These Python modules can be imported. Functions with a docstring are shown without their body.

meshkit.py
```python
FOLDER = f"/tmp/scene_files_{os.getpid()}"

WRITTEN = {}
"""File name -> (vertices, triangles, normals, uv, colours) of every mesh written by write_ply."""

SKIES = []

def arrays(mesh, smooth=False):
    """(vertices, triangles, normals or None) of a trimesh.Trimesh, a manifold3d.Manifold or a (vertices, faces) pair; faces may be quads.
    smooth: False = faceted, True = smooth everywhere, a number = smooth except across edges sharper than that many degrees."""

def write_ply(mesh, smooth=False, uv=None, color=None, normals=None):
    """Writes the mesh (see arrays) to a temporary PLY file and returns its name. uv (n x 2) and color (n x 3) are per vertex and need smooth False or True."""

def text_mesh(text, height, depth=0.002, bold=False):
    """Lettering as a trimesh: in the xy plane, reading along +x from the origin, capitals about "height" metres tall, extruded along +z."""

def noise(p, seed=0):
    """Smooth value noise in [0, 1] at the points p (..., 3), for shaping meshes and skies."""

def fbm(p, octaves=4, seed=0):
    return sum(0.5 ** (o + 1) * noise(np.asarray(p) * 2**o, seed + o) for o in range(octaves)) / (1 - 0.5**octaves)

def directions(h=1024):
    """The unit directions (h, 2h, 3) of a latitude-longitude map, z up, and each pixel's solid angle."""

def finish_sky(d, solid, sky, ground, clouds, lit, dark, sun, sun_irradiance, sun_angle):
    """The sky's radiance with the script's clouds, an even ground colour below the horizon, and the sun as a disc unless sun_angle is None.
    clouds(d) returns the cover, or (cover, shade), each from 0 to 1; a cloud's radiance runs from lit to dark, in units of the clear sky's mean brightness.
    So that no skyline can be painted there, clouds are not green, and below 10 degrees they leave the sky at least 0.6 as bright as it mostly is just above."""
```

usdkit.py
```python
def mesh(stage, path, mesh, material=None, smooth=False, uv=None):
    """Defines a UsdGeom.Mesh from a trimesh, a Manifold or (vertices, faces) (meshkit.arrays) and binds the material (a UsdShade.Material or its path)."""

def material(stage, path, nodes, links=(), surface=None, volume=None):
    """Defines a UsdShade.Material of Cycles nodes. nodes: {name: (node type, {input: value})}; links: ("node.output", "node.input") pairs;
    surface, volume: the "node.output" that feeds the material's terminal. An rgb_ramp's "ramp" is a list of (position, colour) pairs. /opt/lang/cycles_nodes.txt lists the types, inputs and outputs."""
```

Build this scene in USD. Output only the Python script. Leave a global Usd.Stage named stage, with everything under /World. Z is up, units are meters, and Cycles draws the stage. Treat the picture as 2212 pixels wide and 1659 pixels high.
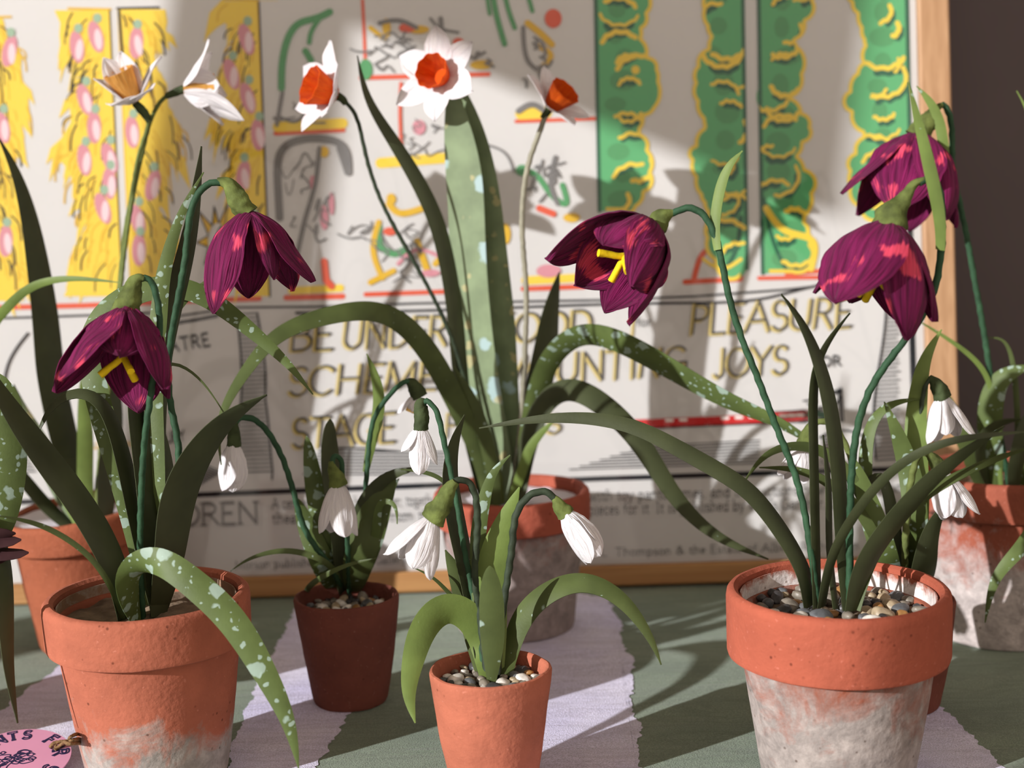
import math, random
import numpy as np, trimesh
from scipy.interpolate import CubicSpline
from shapely import affinity
from shapely.geometry import Polygon, LineString, Point, MultiPolygon
from shapely.ops import unary_union
from pxr import Usd, UsdGeom, UsdLux, UsdShade, Gf, Sdf, Vt
import usdkit, meshkit

stage = Usd.Stage.CreateInMemory()
UsdGeom.SetStageUpAxis(stage, 'Z'); UsdGeom.SetStageMetersPerUnit(stage, 1.0)
UsdGeom.Xform.Define(stage, '/World'); UsdGeom.Scope.Define(stage, '/World/Looks')

# ------------------------------------------------------------------ camera, sky, sun, exposure
F, CX, CY = 3195.0, 1106.0, 829.5                  # focal length in pixels of the 2212 x 1659 frame
PITCH, ROLL, CAMH = math.radians(8.5), math.radians(1.8), 0.262
SUN_AZ, SUN_EL = 53.0, 19.0                          # degrees: the sun stands behind the camera to the left, low
SUN_STRENGTH, FILL, EXPOSURE = 1.42, (0.31, 0.264, 0.23), 0.0
FSTOP, FOCUS = 8.0, 0.64
fwd = np.array([0, math.cos(PITCH), -math.sin(PITCH)]); r0 = np.array([1.0, 0, 0]); u0 = np.cross(r0, fwd)
rgt = math.cos(ROLL) * r0 - math.sin(ROLL) * u0; upv = math.cos(ROLL) * u0 + math.sin(ROLL) * r0
CAM = np.array([0, 0, CAMH])
cam = UsdGeom.Camera.Define(stage, '/World/camera')
m4 = np.eye(4); m4[0, :3], m4[1, :3], m4[2, :3], m4[3, :3] = rgt, upv, -fwd, CAM
cam.AddTransformOp().Set(Gf.Matrix4d(m4.tolist()))
cam.CreateHorizontalApertureAttr(36.0); cam.CreateFocalLengthAttr(36.0 * F / 2212)
cam.CreateClippingRangeAttr(Gf.Vec2f(0.02, 50)); cam.CreateFStopAttr(FSTOP); cam.CreateFocusDistanceAttr(FOCUS)
cam.CreateExposureAttr(EXPOSURE)
a, e = math.radians(SUN_AZ), math.radians(SUN_EL)
SUN = np.array([-math.sin(a) * math.cos(e), -math.cos(a) * math.cos(e), math.sin(e)])
sun = UsdLux.DistantLight.Define(stage, '/World/sun')
z = SUN; x = np.cross([0, 0, 1.0], z); x /= np.linalg.norm(x); y = np.cross(z, x)
ms = np.eye(4); ms[0, :3], ms[1, :3], ms[2, :3] = x, y, z
sun.AddTransformOp().Set(Gf.Matrix4d(ms.tolist()))
sun.CreateIntensityAttr(SUN_STRENGTH); sun.CreateColorAttr(Gf.Vec3f(1.0, 0.99, 1.0)); sun.CreateAngleAttr(0.6); sun.CreateNormalizeAttr(True)
dome = UsdLux.DomeLight.Define(stage, '/World/sky'); dome.CreateIntensityAttr(1.0); dome.CreateColorAttr(Gf.Vec3f(*FILL))

# ------------------------------------------------------------------ pixel helpers
def ray(px, py): return fwd + (px - CX) / F * rgt - (py - CY) / F * upv
def at(px, py, Y): d = ray(px, py); return CAM + d * (Y / d[1])
def onz(px, py, zz): d = ray(px, py); return CAM + d * ((zz - CAMH) / d[2])
def dist(p): return float((np.asarray(p) - CAM) @ fwd)
def pxm(px, p): return px * dist(p) / F                                # pixels to metres at p
def pdir(dx, dy, tz): v = rgt * dx - upv * dy; v = v / (np.linalg.norm(v) + 1e-9); v = v * math.sqrt(max(0, 1 - tz * tz)) - fwd * tz; return v / np.linalg.norm(v)

# ------------------------------------------------------------------ scene helpers
_used = {}
def path_of(parent, name):
    base = str(parent.GetPath()) if parent else '/World'
    k = (base, name); n = _used.get(k, 0); _used[k] = n + 1
    return f'{base}/{name}' + (f'_{n:03d}' if n else '')
def tag(p, label=None, cat=None, group=None, kind=None):
    for k, v in (('label', label), ('category', cat), ('group', group), ('kind', kind)):
        if v: p.SetCustomDataByKey(k, v)
    return p
ORIGIN = {}
def thing(name, loc=(0, 0, 0), **kw):
    x = UsdGeom.Xform.Define(stage, path_of(None, name)); x.AddTranslateOp().Set(Gf.Vec3d(*map(float, loc)))
    ORIGIN[str(x.GetPath())] = np.array(loc, float)
    return tag(x.GetPrim(), **kw)
def obj(name, mesh, mat, parent=None, smooth=30, uv=None, world=True, **kw):
    """One Mesh prim; vertices are given in world coordinates (world=True) and moved into the thing's own space."""
    if uv is not None: v, f = mesh; f = np.asarray(f)
    else: v, f = (mesh.vertices, mesh.faces) if hasattr(mesh, 'vertices') else mesh
    v = np.array(v, float); f = np.asarray(f)
    if f.shape[1] == 4: f = np.vstack([f[:, [0, 1, 2]], f[:, [0, 2, 3]]])
    if parent is not None and world:
        top = '/'.join(str(parent.GetPath()).split('/')[:3]); v = v - ORIGIN.get(top, 0)
    p = usdkit.mesh(stage, path_of(parent, name), (v, f), M[mat], smooth=(True if uv is not None else smooth), uv=uv).GetPrim()
    return tag(p, **kw)
def cat(ms):
    ms = [m if hasattr(m, 'vertices') else trimesh.Trimesh(*m, process=False) for m in ms]
    return trimesh.util.concatenate(ms)
def box(x0, x1, y0, y1, z0, z1): return trimesh.creation.box(bounds=[[x0, y0, z0], [x1, y1, z1]])
def srgb(r, g, b): return tuple(((c / 255 + .055) / 1.055) ** 2.4 if c > 10 else c / 255 / 12.92 for c in (r, g, b))

# ------------------------------------------------------------------ materials
M = {}
def mat(name, nodes, links, surface): M[name] = usdkit.material(stage, '/World/Looks/' + name, nodes, links, surface=surface); return M[name]
def plain(name, col, rough=.6, spec=.3, var=0.0, scale=60, bump=0.0, bscale=400, **extra):
    n = {'tc': ('texture_coordinate', {}), 'p': ('principled_bsdf', dict(base_color=col, roughness=rough, specular_ior_level=spec, **extra))}; l = []
    if var:
        lo, hi = tuple(c * (1 - var) for c in col), tuple(min(1, c * (1 + var)) for c in col)
        n['n'] = ('noise_texture', {'scale': scale, 'detail': 4.0}); n['r'] = ('rgb_ramp', {'ramp': [(.3, lo), (.7, hi)]})
        l += [('tc.object', 'n.vector'), ('n.fac', 'r.fac'), ('r.color', 'p.base_color')]
    if bump:
        n['bn'] = ('noise_texture', {'scale': bscale, 'detail': 5.0}); n['b'] = ('bump', {'strength': bump, 'distance': .001})
        l += [('tc.object', 'bn.vector'), ('bn.fac', 'b.height'), ('b.normal', 'p.normal')]
    return mat(name, n, l, 'p.BSDF')
def terracotta(name, base, bloom=(.50, .46, .43), z0=-1.0, k=30.0, amount=0.0, nscale=70, rough=.85, contrast=4.0, fleck=.3, dark=.75):
    """Fired clay; lime bloom where noise*amount + (z0 - z)*k passes one half."""
    lo = tuple(c * dark for c in base)
    n = {'tc': ('texture_coordinate', {}), 's': ('separate_xyz', {}), 'n1': ('noise_texture', {'scale': 45, 'detail': 6.0, 'roughness': .6}),
         'r1': ('rgb_ramp', {'ramp': [(.3, lo), (.62, base), (.8, tuple(min(1, c * 1.15) for c in base))]}),
         'n2': ('noise_texture', {'scale': nscale, 'detail': 9.0, 'roughness': .68, 'distortion': .6}),
         'mz': ('math', {'math_type': 'multiply_add', 'value2': -k, 'value3': z0 * k}), 'mn': ('math', {'math_type': 'multiply_add', 'value2': contrast, 'value3': -contrast * .5 + amount}),
         'ad': ('math', {'math_type': 'add'}), 'cl': ('clamp', {}),
         'n3': ('noise_texture', {'scale': 500, 'detail': 3.0}), 'vp': ('voronoi_texture', {'scale': 210}), 'vr': ('rgb_ramp', {'ramp': [(.0, (.35, .3, .28)), (.10, (.5, .45, .42)), (.17, (1, 1, 1))]}), 'np': ('noise_texture', {'scale': 55, 'detail': 2.0}), 'nr': ('rgb_ramp', {'ramp': [(.5, (0, 0, 0)), (.62, (1, 1, 1))]}), 'mp': ('mix', {'color1': (1, 1, 1)}), 'mq': ('mix', {'mix_type': 'multiply', 'fac': 1.0}), 'r3': ('rgb_ramp', {'ramp': [(.66, (0, 0, 0)), (.74, (fleck,) * 3)]}),
         'n4': ('noise_texture', {'scale': 120, 'detail': 8.0, 'roughness': .7, 'distortion': .35}), 'r4': ('rgb_ramp', {'ramp': [(.3, tuple(c * .62 for c in bloom)), (.5, bloom), (.68, tuple(min(.85, c * 1.4) for c in bloom))]}), 'mx': ('mix', {}), 'mx2': ('mix', {'color2': tuple(min(1, c * 1.5 + .1) for c in base)}),
         'bn': ('noise_texture', {'scale': 350, 'detail': 6.0}), 'b': ('bump', {'strength': .45, 'distance': .0012}),
         'p': ('principled_bsdf', {'roughness': rough, 'specular_ior_level': .25})}
    l = [('tc.object', 's.vector'), ('tc.object', 'n1.vector'), ('tc.object', 'n2.vector'), ('tc.object', 'n3.vector'), ('tc.object', 'bn.vector'), ('n1.fac', 'r1.fac'),
         ('s.z', 'mz.value1'), ('n2.fac', 'mn.value1'), ('mz.value', 'ad.value1'), ('mn.value', 'ad.value2'), ('ad.value', 'cl.value'), ('n3.fac', 'r3.fac'),
         ('r1.color', 'mx2.color1'), ('r3.color', 'mx2.fac'), ('mx2.color', 'mx.color1'), ('cl.result', 'mx.fac'), ('tc.object', 'n4.vector'), ('n4.fac', 'r4.fac'), ('r4.color', 'mx.color2'), ('tc.object', 'vp.vector'), ('tc.object', 'np.vector'), ('vp.distance', 'vr.fac'), ('np.fac', 'nr.fac'), ('nr.color', 'mp.fac'), ('vr.color', 'mp.color2'), ('mx.color', 'mq.color1'), ('mp.color', 'mq.color2'), ('mq.color', 'p.base_color'), ('bn.fac', 'b.height'), ('b.normal', 'p.normal')]
    return mat(name, n, l, 'p.BSDF')
def leaf_mat(name, base, spot=(.42, .55, .47), density=.5, scale=85, spot2=None, trans=.25):
    """Painted paper leaf with round pale splashes of several sizes."""
    n = {'tc': ('texture_coordinate', {}), 'n1': ('noise_texture', {'scale': 60, 'detail': 5.0}), 'r1': ('rgb_ramp', {'ramp': [(.3, tuple(c * .78 for c in base)), (.7, tuple(c * 1.18 for c in base))]}),
         'wn': ('noise_texture', {'scale': 160, 'detail': 2.0}), 'wv': ('vector_math', {'math_type': 'multiply_add', 'vector2': (.006, .006, .006)}),
         'd': ('diffuse_bsdf', {}), 'p': ('principled_bsdf', {'roughness': .55, 'specular_ior_level': .35}), 't': ('translucent_bsdf', {}), 'x': ('mix_closure', {'fac': trans}),
         'bn': ('noise_texture', {'scale': 900, 'detail': 4.0}), 'b': ('bump', {'strength': .12, 'distance': .0005})}
    l = [('tc.object', 'n1.vector'), ('n1.fac', 'r1.fac'), ('tc.object', 'wn.vector'), ('wn.color', 'wv.vector1'), ('tc.object', 'wv.vector3'), ('tc.object', 'bn.vector'), ('bn.fac', 'b.height'), ('b.normal', 'p.normal')]
    prev = 'r1.color'
    for i, (sc, th) in enumerate(((scale, .62), (scale * 2.3, .5))):
        v, w, q, c, mm = f'v{i}', f'w{i}', f'q{i}', f'c{i}', f'm{i}'
        n[v] = ('voronoi_texture', {'scale': sc, 'randomness': 1.0}); n[w] = ('separate_color', {}); n[q] = ('math', {'math_type': 'multiply_add', 'value2': th, 'value3': -th * (1 - density)})
        n[c] = ('math', {'math_type': 'subtract'}); n[f'k{i}'] = ('math', {'math_type': 'multiply', 'value2': 14.0, 'use_clamp': True}); n[mm] = ('mix', {'color2': spot if i == 0 or spot2 is None else spot2})
        n[f'f{i}'] = ('math', {'math_type': 'multiply', 'value2': .8})
        l += [('wv.vector', f'{v}.vector'), (f'{v}.color', f'{w}.color'), (f'{w}.r', f'{q}.value1'), (f'{q}.value', f'{c}.value1'), (f'{v}.distance', f'{c}.value2'), (f'{c}.value', f'k{i}.value1'), (f'k{i}.value', f'f{i}.value1'), (f'f{i}.value', f'{mm}.fac'), (prev, f'{mm}.color1')]
        prev = f'{mm}.color'
    l += [(prev, 'p.base_color'), (prev, 't.color'), ('p.BSDF', 'x.closure1'), ('t.BSDF', 'x.closure2')]
    return mat(name, n, l, 'x.closure')
def petal_mat(name, lo, hi, patch=None, density=.4, ridge=26, trans=.2, bump=1.0, rough=.75):
    """Crepe paper: fine ridges along the petal (st.x runs across, st.y along), optional pale chequered patches."""
    n = {'uv': ('uvmap', {'attribute': 'st'}), 'mp': ('mapping', {'scale': (ridge, 2.2, 1)}), 'n': ('noise_texture', {'scale': 1.0, 'detail': 3.0, 'distortion': .3}),
         'r': ('rgb_ramp', {'ramp': [(.25, lo), (.72, hi)]}), 'b': ('bump', {'strength': bump, 'distance': .002}),
         'p': ('principled_bsdf', {'roughness': rough, 'specular_ior_level': .2, 'sheen_weight': .05}), 't': ('translucent_bsdf', {}), 'x': ('mix_closure', {'fac': trans})}
    l = [('uv.UV', 'mp.vector'), ('mp.vector', 'n.vector'), ('n.fac', 'r.fac'), ('n.fac', 'b.height'), ('b.normal', 'p.normal'), ('b.normal', 't.normal')]
    prev = 'r.color'
    if patch:
        n.update({'oc': ('texture_coordinate', {}), 'pn': ('noise_texture', {'scale': 75, 'detail': 1.0}), 'pf': ('mapping', {'scale': (34, 5, 1)}), 'pr': ('noise_texture', {'scale': 1.0, 'detail': 4.0}),
                  'pa': ('math', {'math_type': 'multiply_add', 'value2': .35}), 'pk': ('math', {'math_type': 'multiply_add', 'value2': 16.0, 'value3': -16.0 * (1.0 - density * .55), 'use_clamp': True}), 'pm': ('mix', {'color2': patch})})
        l += [('oc.object', 'pn.vector'), ('uv.UV', 'pf.vector'), ('pf.vector', 'pr.vector'), ('pr.fac', 'pa.value1'), ('pn.fac', 'pa.value3'), ('pa.value', 'pk.value1'), ('pk.value', 'pm.fac'), (prev, 'pm.color1')]
        prev = 'pm.color'
    l += [(prev, 'p.base_color'), (prev, 't.color'), ('p.BSDF', 'x.closure1'), ('t.BSDF', 'x.closure2')]
    return mat(name, n, l, 'x.closure')

def wood(name, c0, c1, axis):
    sc = {'x': (6, 260, 260), 'z': (260, 260, 6)}[axis]
    return mat(name, {'tc': ('texture_coordinate', {}), 'mp': ('mapping', {'scale': sc}), 'n': ('noise_texture', {'scale': 1.0, 'detail': 5.0, 'distortion': .6}), 'r': ('rgb_ramp', {'ramp': [(.3, c0), (.7, c1)]}),
               'b': ('bump', {'strength': .2, 'distance': .0005}), 'p': ('principled_bsdf', {'roughness': .5, 'specular_ior_level': .3})},
        [('tc.object', 'mp.vector'), ('mp.vector', 'n.vector'), ('n.fac', 'r.fac'), ('r.color', 'p.base_color'), ('n.fac', 'b.height'), ('b.normal', 'p.normal')], 'p.BSDF')
def cloth(name, base, alt, line):
    """Woven cotton: slubby weave grain, faint tinted clouds, a few dark creases along x."""
    return mat(name, {'tc': ('texture_coordinate', {}), 'n1': ('noise_texture', {'scale': 14, 'detail': 5.0}), 'r1': ('rgb_ramp', {'ramp': [(.35, base), (.7, alt)]}),
               'n2': ('noise_texture', {'scale': 1500, 'detail': 2.0}), 'r2': ('rgb_ramp', {'ramp': [(.3, (.66,) * 3), (.7, (1.16,) * 3)]}), 'mu': ('mix', {'mix_type': 'multiply', 'fac': 1.0}),
               'mp': ('mapping', {'scale': (16, 75, 30)}), 'n3': ('noise_texture', {'scale': 1.0, 'detail': 4.0, 'distortion': 1.0}), 'r3': ('rgb_ramp', {'ramp': [(.44, (0, 0, 0)), (.495, (.16,) * 3), (.505, (.16,) * 3), (.56, (0, 0, 0))]}), 'mx': ('mix', {'color2': line}),
               'b': ('bump', {'strength': .6, 'distance': .0006}), 'b2': ('bump', {'strength': .22, 'distance': .004}), 'p': ('principled_bsdf', {'roughness': .9, 'specular_ior_level': .15, 'sheen_weight': .15})},
        [('tc.object', 'n1.vector'), ('n1.fac', 'r1.fac'), ('tc.object', 'n2.vector'), ('n2.fac', 'r2.fac'), ('r1.color', 'mu.color1'), ('r2.color', 'mu.color2'), ('tc.object', 'mp.vector'), ('mp.vector', 'n3.vector'), ('n3.fac', 'r3.fac'),
         ('mu.color', 'mx.color1'), ('r3.color', 'mx.fac'), ('mx.color', 'p.base_color'), ('n3.fac', 'b2.height'), ('b2.normal', 'b.normal'), ('n2.fac', 'b.height'), ('b.normal', 'p.normal')], 'p.BSDF')

plain('wall_paint', srgb(94, 84, 84), .9, .2, var=.06, scale=8)
plain('table_wood', srgb(120, 90, 62), .5, .3, var=.15, scale=20)
plain('white_paint', srgb(225, 222, 215), .5, .4)
plain('blind_fabric', srgb(215, 205, 190), .9, .1)
cloth('cloth_green', srgb(130, 144, 122), srgb(112, 128, 110), srgb(60, 68, 52))
cloth('cloth_lilac', srgb(232, 227, 244), srgb(216, 211, 246), srgb(120, 104, 118))
wood('oak_x', srgb(156, 110, 66), srgb(182, 138, 88), 'x')
wood('oak_z', srgb(160, 122, 88), srgb(182, 144, 108), 'z')
plain('poster_paper', srgb(206, 204, 201), .7, .2, var=.015, scale=20)
for nm, c in dict(ink_yellow=(232, 200, 72), ink_ochre=(214, 172, 50), ink_black=(34, 36, 40), ink_red=(214, 92, 66), ink_pink=(206, 140, 150), ink_pale_pink=(226, 200, 204), ink_green=(92, 168, 112), ink_deep_green=(48, 96, 72), ink_mid_green=(84, 150, 98),
                  ink_grey=(120, 118, 116), ink_dark_grey=(62, 62, 64), ink_straw=(206, 186, 116), ink_purple=(88, 62, 84), ink_train=(196, 44, 44), ink_white=(238, 236, 230), ink_sage=(150, 176, 150)).items():
    plain(nm, srgb(*c), .75, .2)
mat('picture_glass', {'fr': ('layer_weight', {'blend': .06}), 'fm': ('math', {'math_type': 'multiply_add', 'value2': .8, 'value3': .015}), 't': ('transparent_bsdf', {'color': (.985, .985, .985)}), 'g': ('glossy_bsdf', {'color': (1, 1, 1), 'roughness': .0}), 'x': ('mix_closure', {})},
    [('fr.facing', 'fm.value1'), ('fm.value', 'x.fac'), ('t.BSDF', 'x.closure1'), ('g.BSDF', 'x.closure2')], 'x.closure')
TC = srgb(172, 98, 74)
terracotta('clay_left', TC, bloom=(.30, .265, .235), z0=.037, k=50, amount=-.15, contrast=5.0, nscale=48)
terracotta('clay_left_rim', TC, z0=-.2, k=0, amount=-1.2)
terracotta('clay_inside', srgb(150, 116, 92), bloom=(.45, .42, .36), z0=-.2, k=0, amount=.1, nscale=60)
terracotta('clay_right', srgb(150, 84, 62), bloom=(.30, .258, .235), z0=.056, k=22, amount=.55, contrast=4.2, nscale=42)
terracotta('clay_right_rim', srgb(166, 86, 64), z0=-.2, k=0, amount=-1.3, dark=.82)
terracotta('clay_right_inside', srgb(164, 90, 66), bloom=(.62, .56, .53), z0=.0806, k=260, amount=.5, nscale=160)
terracotta('clay_small', srgb(176, 102, 78), bloom=(.62, .50, .45), z0=-.2, k=0, amount=-.75, contrast=4.5, nscale=40)
terracotta('clay_dark', srgb(112, 62, 50), bloom=(.3, .22, .2), z0=-.2, k=0, amount=-1.2)
terracotta('clay_middle', srgb(150, 82, 64), bloom=(.26, .21, .195), z0=.058, k=40, amount=.7, contrast=3.0)
terracotta('clay_middle_rim', srgb(164, 84, 64), bloom=(.5, .42, .4), z0=-.2, k=0, amount=-1.1)
terracotta('clay_backright', srgb(152, 82, 62), bloom=(.42, .365, .345), z0=.052, k=35, amount=.5, contrast=4.0, nscale=38)
terracotta('clay_backleft', srgb(158, 88, 60), bloom=(.5, .36, .28), z0=-.2, k=0, amount=-1.1, contrast=5)
leaf_mat('leaf_olive', srgb(84, 96, 52), density=.36, scale=120)
leaf_mat('leaf_dark', srgb(62, 68, 42), density=.14, trans=.08)
leaf_mat('leaf_spotted', srgb(94, 110, 58), spot=(.40, .52, .44), density=.8, scale=135)
leaf_mat('leaf_lime', srgb(116, 136, 68), density=.3)
leaf_mat('leaf_blue', srgb(134, 150, 114), spot=(.48, .64, .66), density=.85, scale=52, spot2=(.52, .47, .24))
plain('leaf_maroon', srgb(58, 34, 36), .7, .2, var=.2, scale=200)
plain('stem_green', srgb(44, 74, 50), .7, .25, var=.25, scale=150, bump=.3)
plain('stem_dark', srgb(48, 58, 42), .7, .25, var=.3, scale=150, bump=.3)
plain('stem_olive', srgb(98, 108, 58), .75, .25, var=.3, scale=120, bump=.5, bscale=250)
plain('stem_pale', srgb(140, 136, 118), .7, .25, var=.2, scale=100)
plain('calyx_green', srgb(88, 98, 50), .8, .2, var=.6, scale=130, bump=.7, bscale=220)
plain('calyx_dark', srgb(56, 66, 40), .8, .2, var=.4, scale=150, bump=.7, bscale=220)
petal_mat('crepe_plum', srgb(66, 5, 42), srgb(138, 28, 88), patch=srgb(226, 76, 104), density=.36)
petal_mat('crepe_white', srgb(226, 222, 226), srgb(246, 243, 242), ridge=14, trans=.3, bump=.55)
petal_mat('crepe_orange', srgb(228, 84, 10), srgb(244, 120, 20), ridge=20, trans=.4)
petal_mat('crepe_yellow', srgb(236, 170, 70), srgb(250, 206, 120), ridge=20, trans=.4)
plain('corona_deep', srgb(196, 74, 14), .8, .1)
plain('stamen_yellow', srgb(240, 204, 30), .7, .2, var=.1, scale=300, bump=.3)
plain('soil_sand', srgb(126, 108, 90), .95, .1, var=.4, scale=120, bump=.8, bscale=300)
plain('filler_paper', srgb(214, 208, 214), .8, .2, bump=.2, bscale=80)
plain('tag_pink', srgb(212, 148, 176), .6, .3, var=.03, scale=50)
plain('tag_ink', srgb(38, 34, 70), .6, .3)
plain('twine', srgb(128, 100, 70), .9, .1, var=.4, scale=600, bump=.8, bscale=900)
for i, c in enumerate(((92, 94, 96), (122, 114, 102), (164, 146, 118), (214, 208, 198), (150, 108, 62), (64, 62, 62))):
    plain(f'pebble_{i}', srgb(*c), .45, .45, var=.35, scale=220, bump=.2, bscale=500)

# ------------------------------------------------------------------ mesh helpers
def spline(P, n):
    P = np.asarray(P, float)
    t = np.r_[0, np.cumsum(np.linalg.norm(np.diff(P, axis=0), axis=1) ** .5 + 1e-9)]
    if len(P) == 2: return P[0] + np.linspace(0, 1, n)[:, None] * (P[1] - P[0])
    fine = CubicSpline(t, P, bc_type='natural')(np.linspace(0, t[-1], 400))
    s = np.r_[0, np.cumsum(np.linalg.norm(np.diff(fine, axis=0), axis=1))]
    u = np.linspace(0, s[-1], n)
    return np.stack([np.interp(u, s, fine[:, k]) for k in range(P.shape[1])], 1)
def frames(P):
    T = np.gradient(P, axis=0); T /= np.linalg.norm(T, axis=1, keepdims=True) + 1e-12
    N = np.zeros_like(P); n = np.cross(T[0], [.3, .9, .2]); n /= np.linalg.norm(n); N[0] = n
    for i in range(1, len(P)):
        n = N[i - 1] - T[i] * (N[i - 1] @ T[i]); N[i] = n / np.linalg.norm(n)
    return T, N, np.cross(T, N)
def tube(P, R, sides=10, twist=0.0, depth=0.0, wob=0.0, seed=0):
    """Swept round bar with capped ends; a spiral ridge of the given depth runs round it (floral tape)."""
    P = np.asarray(P, float); n = len(P); R = np.broadcast_to(R, (n,)).astype(float)
    T, N, B = frames(P); s = np.r_[0, np.cumsum(np.linalg.norm(np.diff(P, axis=0), axis=1))]
    an = np.arange(sides) * 2 * np.pi / sides
    rr = R[:, None] * (1 + depth * np.sin(an[None] - s[:, None] * twist))
    if wob: rr = rr * (1 + wob * (meshkit.fbm(np.stack(np.broadcast_arrays(np.cos(an)[None] * 1.5 + seed, np.sin(an)[None] * 1.5, s[:, None] * 260), -1), 2, seed) - .5))
    V = P[:, None] + rr[..., None] * (np.cos(an)[None, :, None] * N[:, None] + np.sin(an)[None, :, None] * B[:, None])
    i, j = np.meshgrid(np.arange(n - 1), np.arange(sides), indexing='ij')
    q = np.stack([i * sides + j, i * sides + (j + 1) % sides, (i + 1) * sides + (j + 1) % sides, (i + 1) * sides + j], -1).reshape(-1, 4)
    v = np.vstack([V.reshape(-1, 3), P[:1], P[-1:]]); f = np.vstack([q[:, [0, 1, 2]], q[:, [0, 2, 3]]])
    k = np.arange(sides); o = (n - 1) * sides
    c = np.vstack([np.stack([np.full(sides, n * sides), (k + 1) % sides, k], 1), np.stack([np.full(sides, n * sides + 1), o + k, o + (k + 1) % sides], 1)])
    return trimesh.Trimesh(v, np.vstack([f, c]), process=False)
def sheet(G, thick):
    """A grid of points (rows, cols, 3) as a thin closed sheet; returns (v, f), uv."""
    a, b = G.shape[:2]
    du, dv = np.gradient(G, axis=1), np.gradient(G, axis=0)
    N = np.cross(du, dv); N /= np.linalg.norm(N, axis=2, keepdims=True) + 1e-12
    th = np.ones((a, b)) * thick; A, Bk = G + N * th[..., None] / 2, G - N * th[..., None] / 2
    ii, jj = np.meshgrid(np.arange(a - 1), np.arange(b - 1), indexing='ij'); o = ii * b + jj
    q = np.stack([o, o + 1, o + b + 1, o + b], -1).reshape(-1, 4); n = a * b
    ring = np.r_[np.arange(b), np.arange(1, a) * b + b - 1, (a - 1) * b + np.arange(b - 2, -1, -1), np.arange(a - 2, 0, -1) * b]
    r2 = np.roll(ring, -1); side = np.stack([ring, ring + n, r2 + n, r2], 1)
    uv = np.stack(np.meshgrid(np.linspace(0, 1, b), np.linspace(0, 1, a)), -1).reshape(-1, 2)
    # the rim gets its own vertices, so that the faces of the sheet keep their own normals
    rv = np.vstack([A.reshape(-1, 3)[ring], Bk.reshape(-1, 3)[ring]]); m = len(ring); k = np.arange(m); side = np.stack([k, k + m, (k + 1) % m + m, (k + 1) % m], 1) + 2 * n
    v = np.vstack([A.reshape(-1, 3), Bk.reshape(-1, 3), rv]); f = np.vstack([q, q[:, ::-1] + n, side])
    return (v, np.vstack([f[:, [0, 1, 2]], f[:, [0, 2, 3]]])), np.vstack([uv, uv, uv[ring], uv[ring]])
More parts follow.
